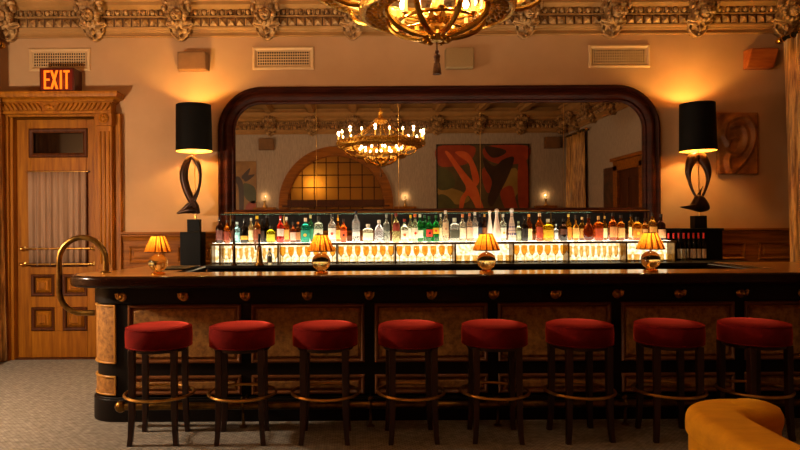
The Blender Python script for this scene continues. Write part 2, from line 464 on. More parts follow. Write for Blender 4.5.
cornice('trim_1', XR-XL, (XL, YB, 0), 0, [x-XL for x in bx])
cornice('trim_2', XR-XL, (XR, YF, 0), pi, [XR-x for x in bx])
cornice('trim_3', YB-YF, (XR, YB, 0), -pi/2, [.05+.98*k for k in range(1, 8)])
cornice('trim_4', YB-YF, (XL, YF, 0), pi/2, [.5+.98*k for k in range(0, 7)])

# ------------------------------------------------------------------ wainscot + baseboard
def wainscot(name, x0, x1, y, sgn, ztop=1.38):
    root = struct(name)
    root.location = (0, y, 0)
    if sgn < 0: root.rotation_euler.z = pi; x0, x1 = -x1, -x0
    m = MB(); m.box(x0, x1, -.03, 0, .14, ztop-.02); m.build('boarding', M_['wainscot'], root)
    m = MB(); m.prism([(0,ztop-.10),(-.04,ztop-.10),(-.045,ztop-.06),(-.06,ztop-.045),(-.06,ztop-.03),(-.085,ztop-.02),(-.085,ztop),(0,ztop)], x0, x1, 'x')
    m.build('cap_rail', M_['wainscot'], root)
    m = MB(); m.prism([(0,0),(-.05,0),(-.05,.13),(-.035,.16),(0,.16)], x0, x1, 'x'); m.build('baseboard', M_['wainscot'], root)
    n = max(1, round((x1-x0)/.52)); st = (x1-x0)/n
    for i in range(n):
        a, b = x0+st*i+.07, x0+st*(i+1)-.07
        m = MB()
        m.rect_frame(a, b, ztop-.34, ztop-.15, -.03, .03, .018); m.raised(a+.05, b-.05, ztop-.29, ztop-.20, -.03, .012, .012)
        m.rect_frame(a, b, .24, ztop-.42, -.03, .03, .018); m.raised(a+.06, b-.06, .30, ztop-.48, -.03, .012, .02)
        m.build('raised_panel', M_['wainscot'], root)
wainscot('trim_5', -2.52, XR, YB, 1)
wainscot('trim_6', AX+AR+.2, XR, YF, -1, 1.2)
wainscot('trim_7', XL, AX-AR-.2, YF, -1, 1.2)
# ------------------------------------------------------------------ door at the left with carved casing
door = struct('door_1', 'golden oak door with a sheer curtain, carved casing and exit sign over it')
m = MB()
dx0, dx1 = DX0+.03, DX1-.03; yd = YB+.03
# leaf: stiles and rails round openings
def leafbox(a, b, c, d, y0=yd, y1=yd+.045): m.box(a, b, y0, y1, c, d)
gx0, gx1 = -3.545, -2.93      # glazed width
leafbox(dx0, gx0, .01, 2.62); leafbox(gx1, dx1, .01, 2.62)
leafbox(gx0, gx1, 2.50, 2.62); leafbox(gx0, gx1, 1.97, 2.22); leafbox(gx0, gx1, .92, 1.02); leafbox(gx0, gx1, .56, .68); leafbox(gx0, gx1, .01, .30)
leafbox(-3.29, -3.20, .30, .56); leafbox(-3.29, -3.20, .68, .92)
m.build('door_leaf', M_['oak'], door, bevel=.004)
m = MB()
for a, b in ((gx0,-3.29),(-3.20,gx1)):
    for c, d in ((.30,.56),(.68,.92)):
        m.box(a, b, yd+.02, yd+.04, c, d)
        m.rect_frame(a, b, c, d, yd, .035, .014)
m.build('panel_moulding', M_['oak_dark'], door)
for a, b in ((gx0,-3.29),(-3.20,gx1)):
    for c, d in ((.30,.56),(.68,.92)):
        m = MB(); m.raised(a+.04, b-.04, c+.04, d-.04, yd+.02, .03, .03); m.raised(a+.085, b-.085, c+.075, d-.075, yd-.01, .012, .012)
        m.build('raised_panel', M_['oak'], door)
m = MB(); m.rect_frame(gx0-.015, gx1+.015, 2.20, 2.52, yd, .05, .02); tr = m.build('transom_frame', M_['oak_dark'], door)
MB().box(gx0, gx1, yd+.025, yd+.03, 2.22, 2.50).build('transom_pane', M_['doorglass'], tr)
MB().box(gx0, gx1, yd+.035, yd+.04, 1.02, 1.97).build('glass_pane', M_['doorglass'], door)
m = MB(); m.rect_frame(gx0-.005, gx1+.005, 1.0, 1.99, yd, .02, .01); m.box(gx0-.04, gx1+.04, yd-.006, yd, 2.035, 2.055); m.build('glazing_bead', M_['oak_dark'], door)
# pleated sheer curtain
def wavy(x0, x1, z0, z1, y, amp, waves, nseg=160, rows=6, flare=0, seed=1, thick=.004, axis='x'):
    rnd = random.Random(seed); ph = [rnd.uniform(0, 6.28) for _ in range(4)]
    V = []; F = []
    for j in range(rows+1):
        t = j/rows; z = z1+(z0-z1)*t
        for i in range(nseg+1):
            u = i/nseg
            x = x0+(x1-x0)*u + flare*(u-.5)*t*(x1-x0)
            d = amp*(.55+.45*t)*(sin(2*pi*waves*u+ph[0]+.5*sin(5*u+ph[1]+t))+.45*sin(2*pi*waves*.53*u+ph[2]+t*.8)+.3*sin(2*pi*waves*2.1*u+ph[3]))
            V.append((x, y+d, z) if axis == 'x' else (y+d, x, z))
    w_ = nseg+1
    for j in range(rows):
        for i in range(nseg): F.append((j*w_+i, j*w_+i+1, (j+1)*w_+i+1, (j+1)*w_+i))
    mm = MB(); mm.add(V, F); return mm
def solid(o, t=.004):
    md = o.modifiers.new('solid', 'SOLIDIFY'); md.thickness = t; md.offset = 0
c = wavy(gx0-.01, gx1+.012, 1.02, 2.04, yd-.04, .02, 9).build('sheer_curtain', M_['sheer'], door, sharp=180); solid(c, .002)
MB().tube([(gx0-.03, yd-.025, 2.045), (gx1+.03, yd-.025, 2.045)], .006).build('curtain_rod', M_['brass'], door)
# brass push bars
m = MB()
pb = thing_pb = None
for z in (1.205, 1.035):
    m.tube([(-3.64, yd-.06, z), (-2.82, yd-.06, z)], .011)
    for x in (-3.62, -2.85):
        m.tube([(x, yd, z), (x, yd-.06, z)], .013); m.ell((x, yd-.065, z), .022, 10, 6); m.lathe([(.028,0),(.028,.008),(.018,.014)], (x, yd, z), 16, Matrix.Rotation(pi/2, 4, 'X'))
m.build('push_bar', M_['brass'], door)
# casing
m = MB()
yc = YB
m.box(DX0-.0, DX0+.03, YB-.06, YB+T, 0, 2.66); m.box(DX1-.03, DX1, YB-.06, YB+T, 0, 2.66); m.box(DX0, DX1, YB-.06, YB+T, 2.63, 2.68)
for s, x in ((-1, DX0), (1, DX1)):
    a, b = sorted((x, x+s*.04)); m.box(a, b, YB-.10, YB, 0, 2.66)
    a, b = sorted((x+s*.04, x+s*.19)); m.box(a, b, YB-.14, YB, 0, 2.52)
    a, b = sorted((x+s*.19, x+s*.26)); m.box(a, b, YB-.07, YB, 0, 2.66)
    # base block, flutes, rosette block
    a, b = sorted((x+s*.03, x+s*.20)); m.box(a, b, YB-.16, YB, 0, .24); m.box(a, b, YB-.155, YB, .92, .99); m.box(a, b, YB-.16, YB, 2.52, 2.67)
    for k in range(3):
        xx = x+s*(.07+.045*k); m.tube([(xx, YB-.142, .3), (xx, YB-.142, .88)], .012, seg=8); m.tube([(xx, YB-.142, 1.04), (xx, YB-.142, 2.46)], .012, seg=8)
m.box(DX0, DX1, YB-.10, YB, 2.63, 2.68)
m.build('casing', M_['oak'], door, bevel=.004)
for s, x in ((-1, DX0), (1, DX1)):
    cx = x+s*.115
    m = MB(); m.lathe([(.055,0),(.055,.012),(.045,.018),(.03,.012),(.02,.02),(.001,.026)], (cx, YB-.16, 2.595), 20, Matrix.Rotation(pi/2, 4, 'X'))
    for k in range(8): m.ell((cx+.036*cos(k*pi/4), YB-.176, 2.595+.036*sin(k*pi/4)), .012, 6, 4)
    m.build('rosette', M_['oak'], door)
ex0, ex1 = DX0-.24, DX1+.22
m = MB()
m.box(ex0+.02, ex1-.02, YB-.17, YB, 2.65, 2.68); m.box(ex0+.03, ex1-.03, YB-.15, YB, 2.68, 2.77)
m.build('entablature', M_['oak'], door, bevel=.004)
m = MB()
n = 27
for k in range(n):
    x = ex0+.06+(ex1-ex0-.12)*k/(n-1); s = 1 if k > n/2 else -1
    if abs(k-(n-1)/2) < 1.6: continue
    m.ell((x, YB-.157, 2.725), (.0135, .022, .05), 8, 6, Matrix.Rotation(s*.6, 4, 'Y'))
m.ell(((ex0+ex1)/2, YB-.16, 2.725), (.03,.02,.03), 10, 6); m.ell(((ex0+ex1)/2-.04, YB-.155, 2.725), (.022,.016,.014), 8, 5); m.ell(((ex0+ex1)/2+.04, YB-.155, 2.725), (.022,.016,.014), 8, 5)
m.build('rope_moulding', M_['oak'], door)
# crown with mitred returns
def mitred(mb, prof, x0, x1, y):
    rs = [[(x0-p, y, z), (x0-p, y-p-.15, z), (x1+p, y-p-.15, z), (x1+p, y, z)] for p, z in prof]
    vs = [q for r_ in rs for q in r_]; fs = []
    for i in range(len(rs)-1):
        for k in range(4):
            k2 = (k+1) % 4; fs.append((i*4+k, i*4+k2, (i+1)*4+k2, (i+1)*4+k))
    fs.append((3,2,1,0)); i = len(rs)-1; fs.append((i*4, i*4+1, i*4+2, i*4+3)); mb.add(vs, fs)
m = MB(); mitred(m, [(0,2.765),(.0,2.775),(.015,2.78),(.02,2.79),(.04,2.81),(.07,2.82),(.075,2.83),(.08,2.855),(.085,2.86),(.085,2.875)], ex0+.02, ex1-.02, YB)
m.build('crown', M_['oak'], door)
MB().box(DX0, DX1, YB-.04, YB+T, 0, .012).build('threshold', M_['oak_dark'], door)
MB().box(DX0-.1, DX1+.1, YB+T, YB+T+.02, 0, 2.8).build('backing', M_['oak_dark'], door)

# exit sign
ex = thing('exit_sign', 'glowing red EXIT sign standing on the carved door crown', 'exit sign', (-3.145, YB-.10, 2.875))
m = MB(); m.box(-.185, .185, -.10, .10, 0, .255); ho = m.build('housing', M_['exit_box'], ex, bevel=.006)
fa = MB().box(-.165, .165, -.104, -.10, .02, .235).build('face_plate', M_['exit_face'], ex)
m = MB(); h0, h1 = .028, .226; t = .022; y0, y1 = -.109, -.104
m.box(-.135, -.135+t, y0, y1, h0, h1)
for z in (h0, (h0+h1)/2-t/2, h1-t): m.box(-.135+t, -.073, y0, y1, z, z+t)
def diag(x0, z0, x1, z1): m.prism([(x0-t*.55, z0), (x0+t*.55, z0), (x1+t*.55, z1), (x1-t*.55, z1)], y0, y1)
diag(-.055, h0, .005, h1); m.prism([(.005-t*.55, h0), (.005+t*.55, h0), (-.055+t*.55, h1), (-.055-t*.55, h1)], y0-.0005, y1)
m.box(.035, .035+t, y0, y1, h0, h1)
m.box(.102-t/2+.004, .102+t/2+.004, y0, y1, h0, h1-t); m.box(.073, .139, y0, y1, h1-t, h1)
m.build('lettering', M_['exit_letter'], ex)
plight('exit_glow', (0, -.22, .12), (1,.2,.03), .35, .05, ex)

# vents
def vent(x, z, label):
    v = thing('air_vent', label, 'air vent', (x, YB, z), group='wall air vents'); W, H = .335, .125
    m = MB(); m.rect_frame(-W, W, -H, H, 0, .045, .022); m.build('frame', M_['vent'], v)
    MB().box(-W+.05, W-.05, -.004, -.001, -H+.05, H-.05).build('backing', M_['ventdark'], v)
    m = MB()
    for k in range(23): m.box(-W+.05+.0255*k, -W+.05+.0255*k+.008, -.012, -.004, -H+.045, H-.045)
    for k in range(6): zz = -H+.05+.03*k; m.box(-W+.05, W-.05, -.014, -.004, zz-.004, zz+.004)
    m.build('grille', M_['vent'], v)
vent(-3.20, 3.265, 'cream grille air vent on the wall above the exit sign')
vent(-.76, 3.265, 'cream grille air vent above the left end of the big mirror')
vent(2.905, 3.265, 'cream grille air vent above the right end of the big mirror')
# speakers
def speaker(x, z, w_, h, label, mname, y=YB, taper=0, skew=0, rot=0, d=.12):
    v = thing('wall_speaker', label, 'speaker', (x, y, z), rot, group='small wall speakers')
    m = MB(); W = w_/2; H = h/2
    back = [(-W-taper+skew*0, 0, -H), (W+taper, 0, -H), (W+taper, 0, H), (-W-taper, 0, H)]
    fr = [(-W-skew, -d, -H), (W-skew, -d, -H), (W+skew, -d, H), (-W+skew, -d, H)]
    m.add(back+fr, [(0,1,2,3),(7,6,5,4),(0,4,5,1),(1,5,6,2),(2,6,7,3),(3,7,4,0)])
    m.build('cabinet', M_[mname], v, bevel=.006)
    m = MB(); q = .012
    fr = [(-W-skew+q, -d-.003, -H+q), (W-skew-q, -d-.003, -H+q), (W+skew-q, -d-.003, H-q), (-W+skew+q, -d-.003, H-q)]
    bk = [(a, b+.006, c_) for a, b, c_ in fr]
    m.add(bk+fr, [(0,1,2,3),(7,6,5,4),(0,4,5,1),(1,5,6,2),(2,6,7,3),(3,7,4,0)])
    m.build('grille_cloth', M_['speaker'] if mname == 'speaker' else M_[mname], v)
    m = MB(); m.box(-W+.04, W-.04, -.05, 0, -.02, .02); m.build('mount', M_['black'], v)
speaker(-1.735, 3.22, .30, .19, 'brown box speaker high on the wall above the left sculptural lamp', 'speaker_dark', taper=.02)
speaker(1.15, 3.235, .30, .21, 'tan cloth flat speaker behind the chandelier tassel', 'speaker')
speaker(4.405, 3.21, .29, .21, 'tilted cherry wood speaker high on the wall near the right curtain', 'cherry', skew=.03)
speaker(-1.95, 3.27, .34, .25, 'brown box speaker seen in the mirror left of the arched window', 'speaker_dark', y=YF, rot=pi)
speaker(4.45, 3.27, .34, .25, 'brown box speaker seen in the mirror right of the big painting', 'speaker_dark', y=YF, rot=pi)

# ------------------------------------------------------------------ big mirror
mir = thing('wall_mirror', 'wide mirror with a dark mahogany frame and rounded upper corners behind the bar', 'mirror', (0, YB, 1.56))
mx0, mx1, mzt = -1.47, 3.33, 2.945
def arch_ring(off, y, zb):
    r = .47-off; pts = [(mx0+off, y, zb)]
    for k in range(13):
        a = pi - (pi/2)*k/12; pts.append((mx0+.47+r*cos(a), y, mzt-.47+r*sin(a)))
    for k in range(13):
        a = pi/2 - (pi/2)*k/12; pts.append((mx1-.47+r*cos(a), y, mzt-.47+r*sin(a)))
    pts.append((mx1-off, y, zb)); return pts
prof = [(0,0),(0,-.05),(.012,-.075),(.03,-.08),(.045,-.065),(.06,-.06),(.075,-.085),(.10,-.095),(.12,-.09),(.135,-.06),(.15,-.05),(.165,-.055),(.178,-.045),(.185,-.02),(.185,0)]
m = MB(); rows = [arch_ring(o_, y_, 1.06) for o_, y_ in prof]; nn = len(rows[0])
vs = [p for r_ in rows for p in r_]; fs = []
for i in range(len(rows)):
    j = (i+1) % len(rows)
    for k in range(nn-1): fs.append((i*nn+k, i*nn+k+1, j*nn+k+1, j*nn+k))
fs.append(tuple(i*nn for i in range(len(rows)))); fs.append(tuple(i*nn+nn-1 for i in range(len(rows))))
m.add([(x, y, z-1.56) for x, y, z in vs], fs)
m.build('frame', M_['mahog'], mir, sharp=50)
m = MB(); m.prism([(0,0),(-.06,0),(-.075,.012),(-.06,.02),(-.055,.045),(-.035,.055),(0,.055)], mx0+.17, mx1-.17, 'x'); m.build('bottom_rail', M_['mahog'], mir)
MB().box(mx0+.17, mx1-.17, -.035, -.012, -.5, 0.0).build('lower_panel', M_['bar_black'], mir)
ins = arch_ring(.175, 0, 1.60); seams = [-.405, .49, 1.38, 2.29]; edges = [mx0+.175]+seams+[mx1-.175]
def top_at(x):
    r = .47-.175; xl = mx0+.47; xr = mx1-.47
    dx = max(xl-x, x-xr, 0); return mzt-.47+sqrt(max(0, r*r-dx*dx))
for a, b in zip(edges[:-1], edges[1:]):
    a += .002; b -= .002
    poly = [(a, .045), (b, .045)]
    K = 24
    for k in range(K+1):
        x = b+(a-b)*k/K; poly.append((x, top_at(x)-1.56))
    m = MB(); m.prism(poly, -.016, -.010); m.build('mirror_pane', M_['mirror'], mir)
m = MB()
for x in seams: m.box(x-.002, x+.002, -.0155, -.011, .045, mzt-.19-1.56)
m.build('pane_joint', M_['brass'], mir)

# ------------------------------------------------------------------ ear relief
er = thing('ear_artwork', 'square carved wooden relief of a large ear on the right wall section', 'wall relief', (4.175, YB, 2.30))
W, H = .215, .335
MB().box(-W, W, -.05, 0, -H, H).build('board', M_['ear'], er, bevel=.004)
def seg_d(px, pz, pts):
    best = 9
    for (ax, az), (bx_, bz) in zip(pts[:-1], pts[1:]):
        dx, dz = bx_-ax, bz-az; t = max(0, min(1, ((px-ax)*dx+(pz-az)*dz)/(dx*dx+dz*dz))); best = min(best, hypot(px-ax-dx*t, pz-az-dz*t))
    return best
helix = [(p.x, p.y) for p in smooth_path([(-.12,-.02,0),(-.17,.10,0),(-.13,.22,0),(-.02,.285,0),(.09,.26,0),(.155,.14,0),(.14,-.02,0),(.07,-.16,0),(-.03,-.27,0),(-.10,-.29,0),(-.13,-.20,0),(-.11,-.12,0)], 5)]
anti = [(p.x, p.y) for p in smooth_path([(-.07,.18,0),(.02,.19,0),(.075,.10,0),(.06,-.03,0),(-.01,-.11,0),(-.07,-.13,0)], 5)]
inner = [(p.x, p.y) for p in smooth_path([(-.12,.02,0),(-.06,.06,0),(-.02,.05,0)], 4)]
nx, nz = 54, 84; V = []; F = []
for j in range(nz+1):
    for i in range(nx+1):
        x = -W+.008+(2*W-.016)*i/nx; z = -H+.008+(2*H-.016)*j/nz
        h = 1.35*(.034*exp(-(seg_d(x, z, helix)/.026)**2)+.026*exp(-(seg_d(x, z, anti)/.028)**2)+.018*exp(-(seg_d(x, z, inner)/.02)**2))
        h += .012*exp(-((x+.0)/.13)**2-((z-.0)/.24)**2) - .03*exp(-((x+.05)/.04)**2-((z+.03)/.05)**2)
        V.append((x, -.05-.004-max(h, 0), z))
for j in range(nz):
    for i in range(nx): F.append((j*(nx+1)+i, j*(nx+1)+i+1, (j+1)*(nx+1)+i+1, (j+1)*(nx+1)+i))
b0 = len(V)
V += [(-W+.008, -.049, -H+.008), (W-.008, -.049, -H+.008), (W-.008, -.049, H-.008), (-W+.008, -.049, H-.008)]
w1 = nx+1
F.append([b0]+[i for i in range(0, nx+1)][0:]+[b0+1]); F.append([b0+3]+[nz*w1+i for i in range(nx+1)]+[b0+2])
F.append([b0]+[j*w1 for j in range(nz+1)]+[b0+3]); F.append([b0+1]+[j*w1+nx for j in range(nz+1)]+[b0+2]); F.append([b0, b0+1, b0+2, b0+3])
m = MB(); m.add(V, F); m.build('carved_ear', M_['ear'], er, sharp=180)

# ------------------------------------------------------------------ curtains at the side walls
def side_curtain(x, y0, y1, label, seed):
    t = thing('drape', label, 'curtain', (x, (y0+y1)/2, 0)); L = (y1-y0)
    c = wavy(-L/2, L/2, .02, 3.36, 0, .045, 6, rows=14, flare=(-.22 if seed == 3 else .1), seed=seed, axis='y').build('cloth', M_['curtain'], t, sharp=180); solid(c, .012)
    m = MB()
    for k in range(9): m.circ((0, -L/2+.05+(L-.1)*k/8, 3.385), .03, .006, 14, 6, axis='y')
    m.build('ring', M_['gold_smooth'], t)
    return t
side_curtain(XR-.28, 5.75, 6.93, 'gold damask drape at the right wall beside the ear artwork', 3)
side_curtain(XR-.09, -.30, .75, 'gold damask drape at the right wall seen in the mirror', 4)
side_curtain(XL+.24, 6.0, 6.92, 'gold damask drape hanging left of the oak door', 5)
def pole(name, x, y0, y1, label):
    t = thing(name, label, 'curtain pole', (x, (y0+y1)/2, 3.385)); h = (y1-y0)/2
    MB().tube([(0,-h,0),(0,h,0)], .022).build('rod', M_['black'], t)
    for s in (-1,1):
        m = MB(); m.ell((0, s*(h+.03), 0), .035, 12, 8); m.ell((0, s*(h+.075), 0), .018, 8, 6); m.build('finial', M_['gold_smooth'], t)
    sgn = 1 if x > 0 else -1
    for yy in (-h+.08, h-.08):
        MB().box(min(0, sgn*(abs((XR if x>0 else XL)-x))), max(0, sgn*abs((XR if x>0 else XL)-x)), yy-.012, yy+.012, -.012, .012).build('bracket', M_['black'], t)
pole('curtain_pole', XR-.28, 5.65, 6.93, 'black curtain pole with gilt ends above the right drape')
pole('curtain_pole', XR-.09, -.3, .85, 'black curtain pole with gilt ends above the rear right drape')
pole('curtain_pole', XL+.24, 5.9, 6.93, 'black curtain pole with gilt ends left of the exit sign')

# ------------------------------------------------------------------ rear wall (seen in the mirror): arched window, paintings, sconces
win = struct('window_1', 'arched window with square amber panes behind the camera')
m = MB()
def arc_sweep(r0, r1, y0, y1, zbot):
    o_ = [(AX-r1, zbot)]+[(AX+r1*cos(pi-pi*k/32), AZ+r1*sin(pi*k/32)) for k in range(33)]+[(AX+r1, zbot)]
    i_ = [(AX-r0, zbot)]+[(AX+r0*cos(pi-pi*k/32), AZ+r0*sin(pi*k/32)) for k in range(33)]+[(AX+r0, zbot)]
    n_ = len(o_)
    vs = [(x, y, z) for y in (y0, y1) for (x, z) in o_]+[(x, y, z) for y in (y0, y1) for (x, z) in i_]
    fs = []
    for k in range(n_-1):
        fs += [(k, k+1, n_+k+1, n_+k), (2*n_+k, 2*n_+k+1, 3*n_+k+1, 3*n_+k), (k, k+1, 2*n_+k+1, 2*n_+k), (n_+k, n_+k+1, 3*n_+k+1, 3*n_+k)]
    fs += [(0, n_, 3*n_, 2*n_), (n_-1, 2*n_-1, 4*n_-1, 3*n_-1)]
    m.add(vs, fs)
arc_sweep(AR-.11, AR+.08, YF, YF+.08, .6); arc_sweep(AR-.14, AR-.04, YF-.1, YF+.04, .6)
m.build('window_frame', M_['wainscot'], win)
m = MB(); m.box(AX-AR, AX+AR, YF-.09, YF+.07, 1.90, 2.02); m.box(AX-AR, AX+AR, YF-.09, YF+.10, 1.86, 1.90); m.box(AX-AR-.1, AX+AR+.1, YF-.1, YF+.12, .56, .62); m.build('transom_bar', M_['oak_dark'], win)
m = MB()
for k in range(-4, 5):
    x = AX+k*.27+.05
    zz = AZ+sqrt(max(0, (AR-.1)**2-(x-AX)**2)) if abs(x-AX) < AR-.1 else 0
    if zz > 2.0: m.box(x-.01, x+.01, YF-.05, YF-.025, .62, zz)
for z in (2.30, 2.58, 2.86, 1.60, 1.3, 1.0):
    hw = sqrt(max(0, (AR-.1)**2-max(0, z-AZ)**2)); m.box(AX-hw, AX+hw, YF-.05, YF-.025, z-.01, z+.01)
m.build('glazing_bar', M_['oak_dark'], win)
poly = [(AX-AR+.1, .62)]+[(AX+(AR-.1)*cos(pi-pi*k/32), AZ+(AR-.1)*sin(pi*k/32)) for k in range(33)]+[(AX+AR-.1, .62)]
m = MB(); m.prism(poly, YF-.045, YF-.038); m.build('pane', shade_mat('amber_ripple_glass', '#a87a40', .7, '#e8bc70'), win)
MB().box(AX-1.6, AX+1.6, YF-1.0, YF-.95, 0, 4).build('outside_wall', M_['oak_dark'], win)
plight('street_lantern', (AX-.50, YF-.24, 2.36), (1,.80,.42), 16, .08)
plight('street_lantern', (AX+.3, YF-.6, 2.1), (1,.6,.25), 4, .2)
for s in (-1, 1):
    t = thing('drape', 'gold drape at the %s side of the arched window seen in the mirror' % ('left' if s < 0 else 'right'), 'curtain', (AX+s*.82, YF+.07, 0))
    c = wavy(-.22, .22, .65, 1.84, 0, .022, 5, rows=8, seed=8+s).build('cloth', M_['curtain'], t, sharp=180); solid(c, .008)
# painting
pt = thing('painting', 'large abstract painting with orange limbs on green, reflected in the mirror', 'painting', (2.90, YF, 2.40))
MB().box(-1.02, 1.02, 0, .035, -.83, .83).build('canvas', mat('canvas_ground', '#4a3a1c', '#5c4a26', scale=3, rough=.7), pt)
m = MB()
for a in ((-1.04,-1.02,-.85,.85),(1.02,1.04,-.85,.85),(-1.02,1.02,-.85,-.83),(-1.02,1.02,.83,.85)): m.box(a[0],a[1],0,.05,a[2],a[3])
m.build('frame', M_['bar_black'], pt)
PM = [mat('paint_rust', '#8a2c0c', '#a03c14', scale=3), mat('paint_orange', '#c8501c', '#d8682c', scale=4), mat('paint_green', '#3a3a14', '#4c4a1e', scale=3), mat('paint_ochre', '#8a6a24', '#9a7a34', scale=3), mat('paint_brown', '#2c1608', '#3c200c', scale=3)]
def blob(mi, pts, lay, n=6):
    mm.mi = mi; P = smooth_path([(x, z, 0) for x, z in pts], n, True); mm.prism([(p.x, p.y) for p in P], .035, .036+.0012*lay)
mm = MB()
blob(0, [(-1,.8),(-.2,.8),(-.3,.45),(-.7,.35),(-1,.4)], 1)
blob(0, [(.1,.8),(1,.8),(.95,.45),(.4,.4),(.05,.55)], 1)
blob(2, [(-1,.3),(-.7,.2),(-.65,-.1),(-1,-.15)], 2); blob(2, [(-1,-.3),(-.75,-.35),(-.6,-.65),(-1,-.8)], 2)
blob(3, [(-.98,-.1),(-.5,-.2),(-.3,-.4),(-.6,-.5),(-.98,-.3)], 1)
blob(3, [(.45,.1),(.75,.3),(.8,-.2),(.5,-.5)], 1)
blob(0, [(.8,.4),(1,.4),(1,-.7),(.8,-.5)], 2)
blob(1, [(-.85,.68),(-.75,.66),(-.55,.40),(-.35,.15),(-.15,-.1),(-.05,-.4),(.05,-.75),(-.08,-.78),(-.2,-.5),(-.35,-.3),(-.45,-.6),(-.42,-.78),(-.52,-.78),(-.52,-.4),(-.38,-.15),(-.5,.1),(-.68,.4)], 4)
blob(1, [(-.62,.68),(-.35,.66),(-.18,.40),(-.08,.05),(-.18,-.1),(-.25,.15),(-.32,.42),(-.5,.56)], 5)
blob(0, [(0,.3),(.2,.3),(.3,0),(.12,-.25),(.0,.0)], 2)
blob(4, [(.0,.55),(.25,.35),(.45,.5),(.7,.55),(.6,.2),(.4,-.2),(.2,-.55),(.1,-.4),(.2,.0),(.05,.3)], 5)
blob(0, [(.4,-.2),(.65,-.1),(.75,-.5),(.85,-.8),(.65,-.8),(.45,-.5)], 4)
blob(4, [(.05,.8),(.5,.72),(.45,.6),(.2,.55)], 4)
mm.build('brushwork', PM, pt)
# decorative screen panel left
sc = thing('wall_panel_picture', 'tall ochre panel picture with palm pattern at the mirror left edge', 'picture', (-2.47, YF, 2.2))
MB().box(-.28, .28, 0, .03, -.85, .7).build('board', mat('ochre_panel', '#7a5220', '#946a2c', scale=4), sc)
mm = MB()
blob(4, [(-.25,.3),(-.1,.35),(.0,.1),(-.02,-.6),(-.1,-.6),(-.12,.1)], 3); blob(4, [(-.05,.35),(.15,.55),(.05,.3)], 3); blob(4, [(-.0,.35),(.25,.4),(.05,.24)], 4); blob(2, [(.0,.2),(.25,.1),(.25,-.25),(.02,-.1)], 2); blob(0, [(.05,-.3),(.25,-.2),(.25,-.6),(.05,-.6)], 2)
for s in mm.v: pass
mm.xform(Matrix.Translation((0,-.005,0))).build('brushwork', PM, sc)
# sconces
for x, lab in ((-2.0, 'brass sconce seen in the mirror left of the arched window'), (1.15, 'brass sconce seen in the mirror between window and painting'), (4.3, 'brass sconce seen in the mirror right of the painting')):
    t = thing('wall_sconce', lab, 'wall light', (x, YF, 1.92), group='sconces on the rear wall')
    m = MB(); m.box(-.25,.25,0,.10,-.14,-.06); m.build('wall_shelf', M_['oak'], t, bevel=.008)
    m = MB(); m.lathe([(.05,-.06),(.05,-.04),(.02,-.02),(.02,.06),(.035,.09)], (0,.07,0), 16); m.build('holder', M_['brass'], t)
    m = MB(); m.ell((0,.07,.13),(.022,.022,.05),10,8); m.build('bulb', emis('sconce_bulb', (1,.58,.22), 1.0), t)
    plight('sconce_light', (0,.03,.17), WARM, P_SCONCE, .008, t)
# right wall door (in the mirror)
d2 = struct('door_2', 'panelled wooden door on the right wall, reflected in the mirror')
m = MB()
for y0_, y1_ in ((2.20,2.38),(3.28,3.46)): m.box(XR-.08, XR, y0_, y1_, 0, 2.5)
m.box(XR-.08, XR, 2.20, 3.46, 2.4, 2.58); m.box(XR-.12, XR, 2.15, 3.51, 2.58, 2.64); m.build('casing', M_['wainscot'], d2, bevel=.006)
MB().box(XR-.03, XR, 2.38, 3.28, 0, 2.4).build('door_leaf', M_['oak_dark'], d2)
m = MB()
for z0_, z1_ in ((.2,.9),(1.1,2.25)):
    for y0_, y1_ in ((2.45,2.79),(2.87,3.21)): m.box(XR-.045, XR-.03, y0_, y1_, z0_, z1_)
m.build('raised_panel', M_['oak_dark'], d2, bevel=.01)
t = thing('painting', 'dark framed portrait shaped picture beside the reflected right hand door', 'painting', (XR-.004, 1.88, 2.0))
MB().box(-.03, 0, -.25, .25, -.5, .5).build('canvas', mat('dark_paint', '#2a1408', '#5a3216', scale=7), t)
# ------------------------------------------------------------------ the bar counter
bar = thing('bar_counter', 'long dark wooden bar with leather front panels, brass foot rail and rounded left end', 'bar counter', (0, 4.8, 0))
OY = 4.8   # everything below in local y = world y - 4.8
BL, BRt = -1.76, 3.84
def outer(o, yb=1.1, n=10):
    r = .2+o; p = [(BL-r, yb)]
    for k in range(n+1):
        a = pi+(pi/2)*k/n; p.append((BL+r*cos(a), .2+r*sin(a)))
    for k in range(n+1):
        a = 1.5*pi+(pi/2)*k/n; p.append((BRt+r*cos(a), .2+r*sin(a)))
    p.append((BRt+r, yb)); return p
def ubody(m, o, z0, z1, yb=1.1, yi=.27):
    m.prism(outer(o, yb)+[(3.28, yb), (3.28, yi), (-1.38, yi), (-1.38, yb)], z0, z1, 'z')
m = MB(); ubody(m, .03, 0, .165); ubody(m, .018, .165, .178); m.build('plinth', M_['bar_black'], bar, bevel=.004)
m = MB(); ubody(m, 0, .185, .87); m.build('carcass', M_['bar_black'], bar)
m = MB(); ubody(m, .02, .87, .98); ubody(m, .035, .98, .996); m.build('apron', M_['bar_black'], bar, bevel=.004)
